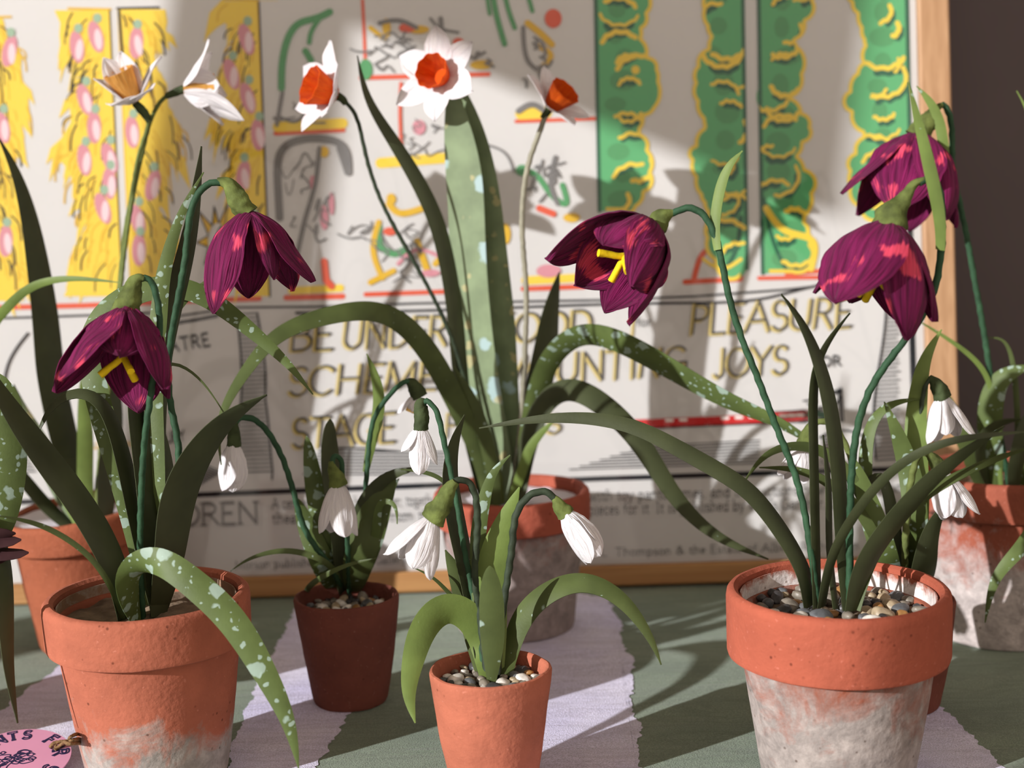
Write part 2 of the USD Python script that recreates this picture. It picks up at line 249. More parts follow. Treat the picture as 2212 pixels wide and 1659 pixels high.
def lathe(profile, seg=96, wob=0.0, seed=0, tilt=None, centre=(0, 0, 0), closed=True):
    """Profile of (r, z) pairs, closed in itself, turned round the z axis; wob roughens it as thrown clay."""
    pr = np.asarray(profile, float); n = len(pr); an = np.arange(seg) * 2 * np.pi / seg
    r, zz = np.broadcast_to(pr[None, :, 0], (seg, n)).copy(), np.broadcast_to(pr[None, :, 1], (seg, n)).copy()
    C, S = np.cos(an)[:, None], np.sin(an)[:, None]
    if wob:
        pt = np.stack(np.broadcast_arrays(C * 1.3 + seed, S * 1.3, zz * 40), -1); r += wob * (meshkit.fbm(pt, 3, seed) - .5) * 2
        zz += wob * .6 * (meshkit.fbm(np.stack(np.broadcast_arrays(C * 2.2, S * 2.2 + seed, zz * 0), -1), 2, seed + 5) - .5) * 2
    if tilt: zz = zz + np.where(zz > tilt[2], (zz - tilt[2]) / tilt[3], 0) * tilt[0] * np.cos(an[:, None] - tilt[1])
    V = np.stack([r * C, r * S, zz], -1) + np.asarray(centre)
    m = n if closed else n - 1
    i, j = np.meshgrid(np.arange(seg), np.arange(m), indexing='ij')
    q = np.stack([i * n + j, ((i + 1) % seg) * n + j, ((i + 1) % seg) * n + (j + 1) % n, i * n + (j + 1) % n], -1).reshape(-1, 4)
    return trimesh.Trimesh(V.reshape(-1, 3), np.vstack([q[:, [0, 1, 2]], q[:, [0, 2, 3]]]), process=False)

# ------------------------------------------------------------------ plant builders
LIMIT = []
def leaf(plant, pts, w, Y, mat_='leaf_olive', tw=0, b0=.45, peak=.4, tip=.45, n=46, label=None, fold=.14, zb=None, name='leaf', blunt=.85):
    """A paper strap leaf from base to tip: pixel points, greatest width in pixels, distances Y along it, tw = turn about its length in degrees."""
    Y = np.atleast_1d(np.array(Y, float)); L = len(pts)
    yy = np.interp(np.linspace(0, 1, L), np.linspace(0, 1, len(Y)), Y)
    P = np.array([at(a_, b_, c_) for (a_, b_), c_ in zip(pts, yy)])
    if zb is not None:                                               # set the foot on the ground of the pot
        P[0] = onz(*pts[0], zb); 
    P = spline(P, n); T, _, _ = frames(P)
    view = P - CAM; view /= np.linalg.norm(view, axis=1, keepdims=True)
    W = np.cross(T, view); W /= np.linalg.norm(W, axis=1, keepdims=True) + 1e-9
    for i in range(1, n):
        if W[i] @ W[i - 1] < 0: W[i] = -W[i]
    tw = np.atleast_1d(np.array(tw, float)) + (-48 if mat_ == 'leaf_dark' else 0)
    k_ = n // 2; Nk = np.cross(W[k_], T[k_]); best = max((1, -1), key=lambda sg: (lambda v: v @ SUN if v @ view[k_] < 0 else -v @ SUN)(np.cross(W[k_] * math.cos(.5) + np.cross(W[k_], T[k_]) * math.sin(.5) * sg, T[k_])))
    tws = best * np.radians(np.interp(np.linspace(0, 1, n), np.linspace(0, 1, np.size(tw)), tw))[:, None]   # positive: turned to the sun, negative: away
    Nn = np.cross(W, T); W2 = W * np.cos(tws) + Nn * np.sin(tws); N2 = np.cross(W2, T)
    t = np.linspace(0, 1, n)
    grow = b0 + (1 - b0) * np.sin(np.clip(t / peak, 0, 1) * np.pi / 2)
    fall = np.where(t > 1 - tip, np.clip(1 - ((t - 1 + tip) / tip) ** 2, 0, 1) ** blunt, 1.0)
    hw = np.maximum(np.array([pxm(w, p) for p in P]) / 2 * grow * fall, .00025)
    hw = hw / np.maximum(np.abs(np.cos(tws[:, 0])), .62)
    s = np.linspace(-1, 1, 7)
    G = P[:, None] + W2[:, None] * (s[None, :, None] * hw[:, None, None]) + N2[:, None] * (fold * (s[None, :, None] ** 2 - .4) * hw[:, None, None])
    mesh, uv = sheet(G, .00035)
    return obj(name, mesh, mat_, plant, uv=uv, label=label)
def stem(plant, pts, w, Y, mat_='stem_green', n=90, zb=None, taper=1.0, name='stem', label=None):
    Y = np.atleast_1d(np.array(Y, float)); yy = np.interp(np.linspace(0, 1, len(pts)), np.linspace(0, 1, len(Y)), Y)
    P = np.array([at(a_, b_, c_) for (a_, b_), c_ in zip(pts, yy)])
    if zb is not None: P[0] = onz(*pts[0], zb)
    P = spline(P, n); R = np.array([pxm(w, p) / 2 for p in P]) * np.linspace(1, taper, n)
    return obj(name, tube(P, R, 10, twist=1000, depth=.09, wob=.4, seed=len(pts)), mat_, plant, smooth=60, label=label)
def petal(parent, P0, A, phi, L, W, th, mat_, r0=.002, cup=.35, tipw=.5, wmax=.5, crink=.03, seed=0, nv=40, nu=19, roll=0, base=.25, side=0.0, name='petal', notch=0.0):
    """th: headings (degrees away from the axis) along the petal; W: greatest width; cup: how far the edges bend inwards."""
    view = -fwd; e1 = view - A * (view @ A)
    if np.linalg.norm(e1) < .25: e1 = upv - A * (upv @ A)
    e1 /= np.linalg.norm(e1); e2 = np.cross(A, e1)
    ph = -math.radians(phi);                                          # phi: 0 faces the viewer, positive to the right
    er = e1 * math.cos(ph) + e2 * math.sin(ph); et = -e1 * math.sin(ph) + e2 * math.cos(ph)
    t = np.linspace(0, 1, nv); hd = np.radians(np.interp(t, np.linspace(0, 1, len(th)), th))
    for _ in range(3): hd = np.r_[hd[:1], (hd[:-2] + hd[1:-1] * 2 + hd[2:]) / 4, hd[-1:]]
    dr, da = np.sin(hd) * L / (nv - 1), np.cos(hd) * L / (nv - 1)
    r, z_ = r0 + np.r_[0, np.cumsum(dr[1:])], np.r_[0, np.cumsum(da[1:])]
    C = P0 + er * r[:, None] + A * z_[:, None] + et * (side * L * t[:, None] ** 2)
    Nn = er * np.cos(hd)[:, None] - A * np.sin(hd)[:, None]
    prof = np.where(t < wmax, base + (1 - base) * np.sin(np.clip(t / wmax, 0, 1) * np.pi / 2), np.clip(1 - ((t - wmax) / (1 - wmax)) ** 2.2, 0, 1) ** tipw)
    prof = np.maximum(prof, .02); hw = W / 2 * prof
    rng = np.random.default_rng(seed); s = np.linspace(-1, 1, nu)
    edge = 1 + .05 * (meshkit.noise(np.stack([t * 14, t * 0 + seed, t * 0], -1), 3) - .5)
    f1 = meshkit.noise(np.stack(np.broadcast_arrays(s[None] * 7 + seed * 3.1, t[:, None] * 2.0, 0 * s[None]), -1), seed) - .5
    f2 = meshkit.noise(np.stack(np.broadcast_arrays(s[None] * 2.2 + seed * 1.7, t[:, None] * 3.0, 1 + 0 * s[None]), -1), seed + 9) - .5
    off = -cup * hw[:, None] * np.abs(s[None]) ** 1.8 + W * crink * f1 + W * crink * 2.5 * f2 * np.minimum(t[:, None] * 3, 1)
    G = C[:, None] + et * (s[None, :, None] * (hw * edge)[:, None, None]) * math.cos(math.radians(roll)) + Nn[:, None] * (off[..., None] + (s[None, :, None] * hw[:, None, None]) * math.sin(math.radians(roll)))
    mesh, uv = sheet(G, .0003)
    return obj(name, mesh, mat_, parent, uv=uv)
def calyx(plant, pts, radii, Y, mat_, name='flower', label=None, n=40):
    P = np.array([at(a_, b_, c_) for (a_, b_), c_ in zip(pts, np.broadcast_to(Y, (len(pts),)))])
    R = np.array([pxm(q, p) for q, p in zip(radii, P)])
    C = spline(np.column_stack([P, R * 1.0]), n)
    return obj(name, tube(C[:, :3], C[:, 3], 20, twist=500, depth=.06, wob=.5, seed=int(abs(pts[0][0])) % 17), mat_, plant, smooth=60, label=label)
def fritillary(plant, cal, rad, Y, base, axis, Lpx, petals, stamens=True, calmat='calyx_green', seed=1):
    """cal: pixel line of the green sheath ending at the petals; petals: (phi, length scale, width scale, end heading, roll, side)."""
    fl = calyx(plant, cal, rad, Y, calmat, label='nodding plum flower with pink checks')
    P0 = at(*base, Y); A = pdir(*axis); L = pxm(Lpx, P0)
    for i, (phi, ls, ws, spread, roll, side) in enumerate(petals):
        petal(fl, P0, A, phi, L * ls, L * .54 * ws, (84, 46, 24 + spread * .5, 12 + spread, spread + 4, spread - 4), 'crepe_plum', r0=.0015, cup=.30, seed=seed * 10 + i, roll=roll, side=side, wmax=.46, tipw=.80, base=.34, crink=.045)
    if stamens:
        for k in range(3):
            an = k * 2.1 + seed; e1 = np.cross(A, [.2, .3, 1]); e1 /= np.linalg.norm(e1); e2 = np.cross(A, e1); d = e1 * math.cos(an) + e2 * math.sin(an)
            c = P0 + A * L * .45
            obj('stamen', tube(spline([P0 + A * L * .08, c - A * L * .02, c + A * L * .10 + d * L * .10, c + A * L * .19 + d * L * .20], 16), np.linspace(.0011, .0015, 16), 8, wob=.3), 'stamen_yellow', fl, smooth=60)
    return fl
def snowdrop(plant, cal, rad, Y, base, axis, Lpx, petals, calmat='calyx_green', seed=1, wide=.42, inner=True):
    fl = calyx(plant, cal, rad, Y, calmat, label='hanging white snowdrop flower')
    P0 = at(*base, Y); A = pdir(*axis); L = pxm(Lpx, P0)
    for i, (phi, ls, ws, spread) in enumerate(petals):
        petal(fl, P0, A, phi, L * ls, L * wide * ws, (50, 14 + spread, 4 + spread, spread, spread - 14), 'crepe_white', r0=.0012, cup=.45, seed=seed * 7 + i, wmax=.62, tipw=.55, base=.34, crink=.04)
    if inner:
        obj('inner_cup', lathe_dir(P0 + A * L * .05, A, [(.0016, 0), (.0028, L * .2), (.0036, L * .45), (.0033, L * .45), (.0024, L * .2), (.0012, .0006)]), 'crepe_yellow_plain', fl, smooth=60)
    return fl
def lathe_dir(P0, A, prof):
    m = lathe(prof, 28, closed=True); R = trimesh.geometry.align_vectors([0, 0, 1], A); m.apply_transform(R); m.apply_translation(P0); return m
plain('crepe_yellow_plain', srgb(236, 196, 110), .7, .2)
def daffodil(plant, cal, rad, Y, base, axis, Lpx, petals, cupL, cupR, cmat, seed=1, calmat='calyx_dark', wide=.56, flare=1.35):
    fl = calyx(plant, cal, rad, Y, calmat, label='white daffodil with %s cup' % ('orange' if 'orange' in cmat else 'yellow'))
    P0 = at(*base, Y); A = pdir(*axis); L = pxm(Lpx, P0)
    cl, cr = pxm(cupL, P0), pxm(cupR, P0); b = cr * .45
    for i, (phi, ls, ws, spread) in enumerate(petals):
        petal(fl, P0, A, phi, L * ls - b, L * wide * ws, (spread * .8, spread, spread, spread + 4, spread + 8), 'crepe_white', r0=b * .95, cup=.18, seed=seed * 7 + i, wmax=.42, tipw=.95, base=.35, crink=.03)
    an = np.linspace(0, 2 * np.pi, 49); t = np.linspace(0, 1, 14)
    e1 = np.cross(A, [.1, .2, 1]); e1 /= np.linalg.norm(e1); e2 = np.cross(A, e1)
    rr = (b + (cr - b) * t ** .8)[:, None] * (1 + .05 * np.sin(an * 9)[None] * t[:, None] ** 2)
    G = P0 + A * (t * cl)[:, None, None] + rr[..., None] * (np.cos(an)[None, :, None] * e1 + np.sin(an)[None, :, None] * e2)
    mesh, uv = sheet(G, .0004); obj('corona', mesh, cmat, fl, uv=uv * [4, 1])
    obj('corona_floor', lathe_dir(P0, A, [(.0001, .0002), (b, .0003), (b * 1.02, .0008), (.0001, .0007)]), 'corona_deep', fl, smooth=60)
    return fl

# ------------------------------------------------------------------ the setting: wall, table, window on the left
obj('wall_back', box(-2.2, 2.2, 1.0, 1.1, -.75, 1.9), 'wall_paint', kind='structure')
lw = [box(-1.2, -1.1, -1.3, -.463, -.75, 1.9), box(-1.2, -1.1, .62, 1.0, -.75, 1.9), box(-1.2, -1.1, -.463, .62, -.75, .22), box(-1.2, -1.1, -.463, .62, 1.35, 1.9)]
obj('wall_left', cat(lw), 'white_paint', kind='structure', smooth=False)
win = thing('window_1', (-1.1, -.065, .22), kind='structure')
obj('mullion', box(-1.13, -1.08, .186, .236, .22, 1.35), 'white_paint', win, smooth=False)
obj('window_frame', cat([box(-1.16, -1.12, -.463, -.436, .22, 1.35), box(-1.16, -1.08, .58, .62, .22, 1.35), box(-1.16, -1.12, -.436, .58, 1.31, 1.35), box(-1.16, -1.12, -.436, .58, .22, .25)]), 'white_paint', win, smooth=False)
obj('roller_blind', cat([box(-1.101, -1.0995, -.068, .186, .796, 1.31), box(-1.104, -1.097, -.068, .186, .786, .796)]), 'blind_fabric', win, smooth=False)

def cloth_h(x, y):
    p = np.stack([x * 14, y * 60, 0 * x], -1); q = np.stack([x * 5 + 3, y * 9, 0 * x + 2], -1)
    return .0011 * (meshkit.fbm(p, 3, 4) - .5) + .0012 * (meshkit.fbm(q, 2, 8) - .5) - .0004
obj('ceiling', box(-2.2, 2.2, -1.3, 1.1, 1.9, 2.0), 'white_paint', kind='structure', smooth=False)
tab = thing('table', (0, .6, -.04), label='plain wooden table wholly covered by the green cloth', cat='table')
obj('tabletop', box(-.95, .95, .18, .975, -.04, -.004), 'table_wood', tab, smooth=False)
for sx in (-.88, .88):
    for sy in (.24, .92): obj('leg', box(sx - .03, sx + .03, sy - .03, sy + .03, -.74, -.04), 'table_wood', tab, smooth=False)
obj('floor', box(-2.2, 2.2, -1.3, 1.1, -.8, -.74), 'table_wood', kind='structure', smooth=False)
gx, gy = np.meshgrid(np.linspace(-.95, .95, 380), np.linspace(.2, .972, 260))
G = np.stack([gx, gy, cloth_h(gx, gy)], -1)
(cv, cf), cuv = sheet(G, .0006)
clothT = obj('tablecloth', (cv, cf), 'cloth_green', smooth=True)
tag(clothT, 'green cotton tablecloth with ragged lilac bands under all the pots', 'tablecloth')
def ragged(pts, amp, step, seed):
    """Ground outline with torn, toothed edges."""
    P = [onz(*p, 0)[:2] for p in pts]; P.append(P[0]); out = []; rng = np.random.default_rng(seed)
    for a_, b_ in zip(P[:-1], P[1:]):
        n = max(2, int(np.linalg.norm(b_ - a_) / step)); d = (b_ - a_) / np.linalg.norm(b_ - a_); nn = np.array([-d[1], d[0]])
        t = np.linspace(0, 1, n, endpoint=False); drift = meshkit.fbm(np.stack([t * 9 + seed, 0 * t, 0 * t], -1), 3, seed) - .5
        for k, ti in enumerate(t): out.append(a_ + (b_ - a_) * ti + nn * (drift[k] * amp * 2.2 + rng.uniform(-1, 1) * amp * .35 * (k % 2)))
    return Polygon(out).buffer(0)
def drape(poly, name, label):
    ms = []
    for g in getattr(poly, 'geoms', [poly]):
        if g.area < 1e-6: continue
        v, f = trimesh.creation.triangulate_polygon(g, engine='earcut')
        m = trimesh.Trimesh(np.c_[v, 0 * v[:, 0]], f); v3, f3 = trimesh.remesh.subdivide_to_size(m.vertices, m.faces, .006, max_iter=12); ms.append(trimesh.Trimesh(v3, f3))
    m = cat(ms); v = np.array(m.vertices); v[:, 2] = cloth_h(v[:, 0], v[:, 1]) + .0006
    nrm = np.cross(v[m.faces[:, 1]] - v[m.faces[:, 0]], v[m.faces[:, 2]] - v[m.faces[:, 0]])[:, 2]
    f = np.where((nrm < 0)[:, None], m.faces[:, ::-1], m.faces)
    obj(name, (v, f), 'cloth_lilac', clothT, smooth=True, world=True, label=label)
drape(ragged([(-140, 1600), (-30, 1560), (95, 1462), (215, 1375), (330, 1330), (330, 1420), (260, 1600), (200, 1900), (-300, 1900)], .0022, .0016, 1), 'lilac_band', 'ragged lilac band')
drape(ragged([(640, 1316), (760, 1300), (850, 1318), (840, 1440), (752, 1545), (728, 1590), (672, 1668), (600, 1800), (430, 1900), (470, 1760), (505, 1600), (560, 1470), (605, 1380)], .002, .0016, 2), 'lilac_band', 'ragged lilac band')
drape(ragged([(1010, 1300), (1250, 1283), (1310, 1290), (1342, 1350), (1342, 1390), (1368, 1425), (1366, 1480), (1362, 1530), (1384, 1565), (1376, 1640), (1392, 1700), (1400, 1900), (1020, 1900), (1030, 1640), (1100, 1480), (1060, 1380)], .0018, .0016, 3), 'lilac_band', 'ragged lilac band')
drape(ragged([(1930, 1500), (2034, 1528), (2110, 1600), (2180, 1668), (2280, 1760), (2330, 1900), (1860, 1900), (1880, 1650)], .0018, .0016, 4), 'lilac_band', 'ragged lilac band')

# ------------------------------------------------------------------ framed poster leaning on the wall
LEAN = math.radians(7); PU = np.array([0, math.sin(LEAN), math.cos(LEAN)]); PB = np.array([0, math.cos(LEAN), -math.sin(LEAN)]); PO = np.array([0, .884, .0016])
def pp(px, py, off=.005):
    d = ray(px, py); p = CAM + d * (((PO + PB * off - CAM) @ PB) / (d @ PB)); q = p - PO; return np.array([q[0], q @ PU])
def p3(xs, off): xs = np.asarray(xs, float); return PO + xs[:, :1] * np.array([1.0, 0, 0]) + xs[:, 1:2] * PU + PB * off
def pbox(x0, x1, s0, s1, o0, o1, ch=.0012):
    m = trimesh.creation.box(bounds=[[x0, s0, o0], [x1, s1, o1]]); m = chamfer(m, ch); v = m.vertices; return trimesh.Trimesh(PO + v[:, :1] * np.array([1.0, 0, 0]) + v[:, 1:2] * PU + v[:, 2:] * PB, m.faces[:, ::-1])
def chamfer(m, c):
    lo, hi = m.bounds; pts = []
    for k in range(3):
        for s in np.ndindex(2, 2, 2):
            p = np.where(np.array(s) == 0, lo + c, hi - c); p[k] = (lo, hi)[s[k]][k]; pts.append(p)
    return trimesh.convex.convex_hull(np.array(pts))
poster = thing('framed_poster', PO, label='large framed theatre print in a pale oak frame leaning behind the pots', cat='picture')
XL, XR0, XR1 = pp(-160, 600)[0], .2555, .2745; SB, ST = .0128, pp(1100, -150)[1]
obj('frame_rail', pbox(XL - .019, XR1, 0, SB, 0, .022), 'oak_x', poster, smooth=False)
obj('frame_rail', pbox(XL - .019, XR1, ST, ST + .0165, 0, .022), 'oak_x', poster, smooth=False)
obj('frame_rail', pbox(XR0, XR1, SB, ST, 0, .022), 'oak_z', poster, smooth=False)
obj('frame_rail', pbox(XL - .019, XL, SB, ST, 0, .022), 'oak_z', poster, smooth=False)
paper = obj('print_paper', pbox(XL, XR0, SB, ST, .0056, .0075, .0001), 'poster_paper', poster, smooth=False)
obj('backing_board', pbox(XL + .002, XR0 - .002, SB + .002, ST - .002, .0078, .018, .001), 'table_wood', poster, smooth=False)
obj('glass_pane', pbox(XL, XR0, SB, ST, .0026, .0042, .0001), 'picture_glass', poster, smooth=False)
LAYER = [0]
def ink(name, polys, m, label=None):
    """Flat printing on the paper: polygons in plane coordinates, each printing a hair above the last."""
    u = unary_union([q.buffer(0) for q in polys if not q.is_empty]); LAYER[0] += 1; off = .0054 - LAYER[0] * .00003; vs, fs, n = [], [], 0
    for g in getattr(u, 'geoms', [u]):
        if g.geom_type != 'Polygon' or g.area < 2e-8: continue
        v, f = trimesh.creation.triangulate_polygon(g.simplify(.00004), engine='earcut'); vs.append(p3(v, off)); fs.append(np.asarray(f) + n); n += len(v)
    if not vs: return
    v, f = np.vstack(vs), np.vstack(fs); nr = np.cross(v[f[:, 1]] - v[f[:, 0]], v[f[:, 2]] - v[f[:, 0]]) @ PB
    f = np.where((nr > 0)[:, None], f[:, ::-1], f)
    obj(name, (v, f), m, paper, smooth=False, label=label)
PX = .93 / F                                                         # metres on the print to a pixel
def pline(pts, w, smooth=False, cap=1):
    P = np.array([pp(*p) for p in pts])
    if smooth and len(P) > 2: P = spline(P, 14 * len(P))
    return LineString(P).buffer(w * PX / 2, cap_style=cap, quad_segs=4)
def ppoly(pts, smooth=False):
    P = np.array([pp(*p) for p in pts])
    if smooth: P = spline(np.vstack([P, P[:1]]), 10 * len(P))
    return Polygon(P).buffer(0)
def blob(cx, cy, rx, ry, rot=0):
    c = pp(cx, cy); return affinity.translate(affinity.rotate(affinity.scale(Point(0, 0).buffer(1, 12), rx * PX, ry * PX), -rot), *c)
rng = random.Random(7)
# black rules
def vslant(x, y): return x + .031 * (y - 300)
ink('border_print', [pline([(-160, 1093), (700, 1058), (1300, 1034), (1978, 1012)], 11), pline([(1955, -160), (1962, 300), (1970, 700), (1979, 1016)], 13)], 'ink_black')
ink('ground_print', [pline([(-160, 668), (180, 660), (460, 648), (560, 645)], 11), pline([(618, 643), (740, 640)], 12), pline([(790, 636), (1050, 627)], 10), pline([(1130, 624), (1260, 619)], 11), pline([(1480, 609), (1600, 603)], 11), pline([(1640, 601), (1955, 596)], 9),
    pline([(780, 168), (1055, 160)], 10), pline([(595, 288), (742, 281)], 9), pline([(1115, 262), (1285, 256)], 8), pline([(1500, 600), (1530, 540), (1590, 560), (1600, 600)], 12, True), pline([(1385, 600), (1430, 595)], 16), pline([(1700, 592), (1790, 585), (1880, 590)], 10, True), pline([(783, 0), (786, 60), (790, 160)], 7)], 'ink_red')
# yellow trees: ragged hanging tresses on a straight black trunk edge
def tresses(xe, y0, y1, side, reach, seed, lean=.045):
    r = random.Random(seed); polys = []; y = y0
    core = [(xe + lean * (yy - y0), yy) for yy in (y0, y1)]
    w0 = lambda yy: (.78 + .16 * math.sin(yy * .021 + seed) + .08 * math.sin(yy * .057 + seed * 2)) * reach
    edge = [(xe + lean * (yy - y0) + side * w0(yy), yy) for yy in np.linspace(y0, y1, 24)]
    polys.append(ppoly([core[0]] + edge + [core[1]]))
    for k in range(int((y1 - y0) / 9)):
        yy = r.uniform(y0, y1 - 30); x0 = xe + lean * (yy - y0) + side * w0(yy) * r.uniform(.35, .95); ln = r.uniform(35, 95); sx = side * r.uniform(8, 42)
        polys.append(ppoly([(x0, yy - 8), (x0 + sx * .7, yy + ln * .25), (x0 + sx, yy + ln), (x0 + sx * .45, yy + ln * .6), (x0 - side * 12, yy + 14)]))
    return polys, w0
fruits = [(166, 101), (207, 79), (294, 92), (183, 215), (203, 275), (182, 345), (236, 342), (236, 396), (222, 450), (285, 285), (532, 85), (535, 212), (557, 291), (525, 380), (297, 475), (5, 275), (12, 520), (20, 110), (300, 540), (545, 500), (330, 400), (500, 160)]
yel, hatch = [], []
for xe, y0, y1, side, reach, sd, ln in ((238, 22, 640, -1, 130, 1, .045), (253, 20, 640, 1, 128, 2, .045), (557, 2, 640, -1, 105, 3, .042), (-60, 40, 650, 1, 118, 4, .045), (-70, 30, 650, -1, 90, 5, .045)):
    p, w0 = tresses(xe, y0, y1, side, reach, sd, ln); yel += p; r = random.Random(sd + 50)
    for k in range(120):
        yy = r.uniform(y0 + 5, y1 - 60); x0 = xe + ln * (yy - y0) + side * w0(yy) * r.uniform(.1, 1.0); sx = side * r.uniform(4, 22); h = r.uniform(20, 60)
        hatch.append(pline([(x0, yy), (x0 + sx * .8, yy + h * .4), (x0 + sx, yy + h)], r.uniform(2, 4), True))
    hatch.append(pline([(xe + side * 2, y0), (xe + side * 2 + ln * (y1 - y0), y1)], 2.5)); hatch.append(pline([(xe, y0 - 2), (xe + side * reach * .7, y0 - 4)], 5))
yel += [ppoly([(560 + i * 0, 0), (600, 0), (600, 1), (560, 1)]) for i in range(1)]
yel += [pline([(600, 274), (740, 266)], 22), pline([(822, 352), (975, 340)], 22), pline([(1125, 246), (1180, 243)], 24), pline([(630, 628), (735, 622)], 16), pline([(1135, 606), (1250, 600)], 18)]
ink('yellow_print', yel, 'ink_yellow', label='yellow weeping trees')
ink('hatching_print', hatch, 'ink_ochre')
ink('branch_print', hatch[::3] + [pline([(257, 24), (262, 90), (268, 150)], 6), pline([(559, 4), (570, 300), (583, 640)], 4)], 'ink_black')
# the blown flower shapes drawn in line beside the tallest plum bell
burst = []
for k in range(9):
    an = k * .7 + .3; cx, cy = 470, 520; r1, r2 = 38 + 8 * (k % 3), 22
    burst.append([(cx + r2 * math.cos(an - .3), cy + r2 * 1.8 * math.sin(an - .3)), (cx + r1 * math.cos(an), cy + 2.0 * r1 * math.sin(an)), (cx + r2 * math.cos(an + .3), cy + r2 * 1.8 * math.sin(an + .3))])
ink('leafage_print', [ppoly(b) for b in burst] + [ppoly([(372, 560), (385, 540), (392, 580), (382, 640), (372, 620)]), blob(375, 600, 16, 36)], 'ink_ochre')
ink('leafage_line_print', [pline(b, 3) for b in burst] + [pline([(372, 560), (385, 540), (392, 580), (382, 640)], 3)], 'ink_black')
ink('fruit_print', [blob(x, y, 15, 34, rng.uniform(-18, 18)) for x, y in fruits], 'ink_pink', label='pink hanging fruits')
ink('fruit_shine_print', [blob(x + 5, y + 6, 8, 22, rng.uniform(-12, 12)) for x, y in fruits], 'ink_pale_pink')
ink('fruit_cap_print', [blob(x + 3, y - 40, 9, 10) for x, y in fruits], 'ink_sage')
# green trees: billowing edges, yellow outlines and dark flecks
def lobes(xe, y0, y1, side, widths, lean, seed):
    """A straight trunk edge with billowing scalloped clouds of leaf; returns the shape, its scalloped rim and inner curls."""
    r = random.Random(seed); disks, curls, shades = [], [], []; y = y0; wf = lambda yy: np.interp(yy, np.linspace(y0, y1, len(widths)), widths)
    base = ppoly([(xe, y0)] + [(xe + lean * (yy - y0) + side * wf(yy) * .62, yy) for yy in np.linspace(y0, y1, 30)] + [(xe + lean * (y1 - y0), y1)])
    while y < y1 - 20:
        rad = r.uniform(20, 40); w = wf(y + rad * .5); disks.append(blob(xe + lean * (y - y0) + side * (w - rad), y + rad * .5, rad, rad * r.uniform(.9, 1.25))); y += rad * r.uniform(.75, 1.15)
    for k in range(int((y1 - y0) / 38)):
        yy = y0 + (k + r.random()) * 38; w = wf(yy); cx = xe + lean * (yy - y0) + side * w * r.uniform(.22, .72); rad = r.uniform(20, 44); a0 = r.choice((10, 30, 200, 230, 330)); a1 = a0 + r.uniform(80, 150)
        q = [(cx + rad * 1.2 * math.cos(math.radians(t)), yy + rad * math.sin(math.radians(t)) + 2.2 * math.sin(t * .19)) for t in np.linspace(a0, a1, 12)]
        curls.append(pline(q, r.uniform(6, 11))); shades.append(pline([(u - side * 3, v + 8) for u, v in q[2:9]], r.uniform(9, 18)))
    return unary_union([base] + disks), curls, shades
trees = [(1284, -160, 456, 1, (90, 110, 128, 120, 95, 135, 140, 88, 120, 118, 70), .018), (1602, -160, 580, -1, (80, 70, 85, 90, 70, 110, 112, 84, 125, 110, 85, 95, 60), .016), (1637, -160, 590, 1, (100, 105, 125, 122, 75, 110, 62, 120, 70, 126, 96, 110, 120), .014), (1955, -160, 480, -1, (130, 125, 138, 110, 95, 112, 146, 100, 138, 135, 90), .022)]
body, outl, dark, mid = [], [], [], []
for i_, (xe, y0, y1, sd, w, ln) in enumerate(trees):
    shp, cu, sh = lobes(xe, y0, y1, sd, w, ln, 40 + i_); body.append(shp); outl.append(shp.difference(shp.buffer(-8 * PX))); dark += [g.intersection(shp) for g in sh]; outl += [g.intersection(shp) for g in cu]; r = random.Random(int(xe))
    strip = ppoly([(xe - 14, y0 - 20), (xe + 14, y0 - 20), (xe + 14 + ln * (y1 - y0), y1 + 20), (xe - 14 + ln * (y1 - y0), y1 + 20)]); outl[-len(cu) - 1] = outl[-len(cu) - 1].difference(strip)
    dark.append(pline([(xe, y0), (xe + ln * (y1 - y0), y1)], 8))
    for k in range(12): yy = y0 + (y1 - y0) * (k + .5) / 12; mid.append(blob(xe + ln * (yy - y0) + sd * r.uniform(35, 70), yy, r.uniform(16, 30), r.uniform(14, 28)).intersection(shp))
ink('green_print', body, 'ink_green', label='green billowing trees')
ink('green_shade_print', mid, 'ink_mid_green')
ink('green_fleck_print', dark + [pline([(1600, 470), (1590, 540), (1560, 590)], 10, True), pline([(1650, 430), (1670, 520), (1700, 585)], 8, True)], 'ink_deep_green')
ink('green_edge_print', outl + [pline([(1655, 450), (1700, 500), (1755, 520), (1752, 580)], 14, True), pline([(1520, 560), (1560, 580), (1600, 560)], 8, True)], 'ink_yellow')
# the four little stage scenes in the middle: plain invented sketches (arches, hills, foliage, flags)
sk, gy_, pk, gr, rd = [], [], [], [], []
r = random.Random(21)
def scribble(cx, cy, w, h, n, lw=(3, 6)):
    out = []
    for k in range(n):
        x0, y0 = cx + r.uniform(-w, w), cy + r.uniform(-h, h); p = [(x0, y0)]
        for j in range(3): p.append((p[-1][0] + r.uniform(-w, w) * .45, p[-1][1] + r.uniform(-h, h) * .4))
        out.append(pline(p, r.uniform(*lw), True))
    return out
gr += [pline([(608, 190), (612, 120), (640, 55), (680, 40), (712, 26)], 15, True), pline([(690, 40), (672, 70), (668, 92)], 10, True), pline([(660, 110), (672, 130)], 14), pline([(1060, -40), (1072, 30), (1090, 95)], 12, True), pline([(1085, -40), (1098, 20), (1112, 60)], 10, True), pline([(1050, -20), (1058, 30)], 8), pline([(1135, -30), (1150, 24)], 9), pline([(1125, 365), (1160, 380), (1190, 420), (1222, 440), (1215, 400)], 12, True), pline([(818, 490), (822, 530), (850, 548), (872, 540)], 14, True), pline([(975, 470), (982, 510)], 12), blob(790, 150, 14, 22), blob(1128, 368, 14, 12)]
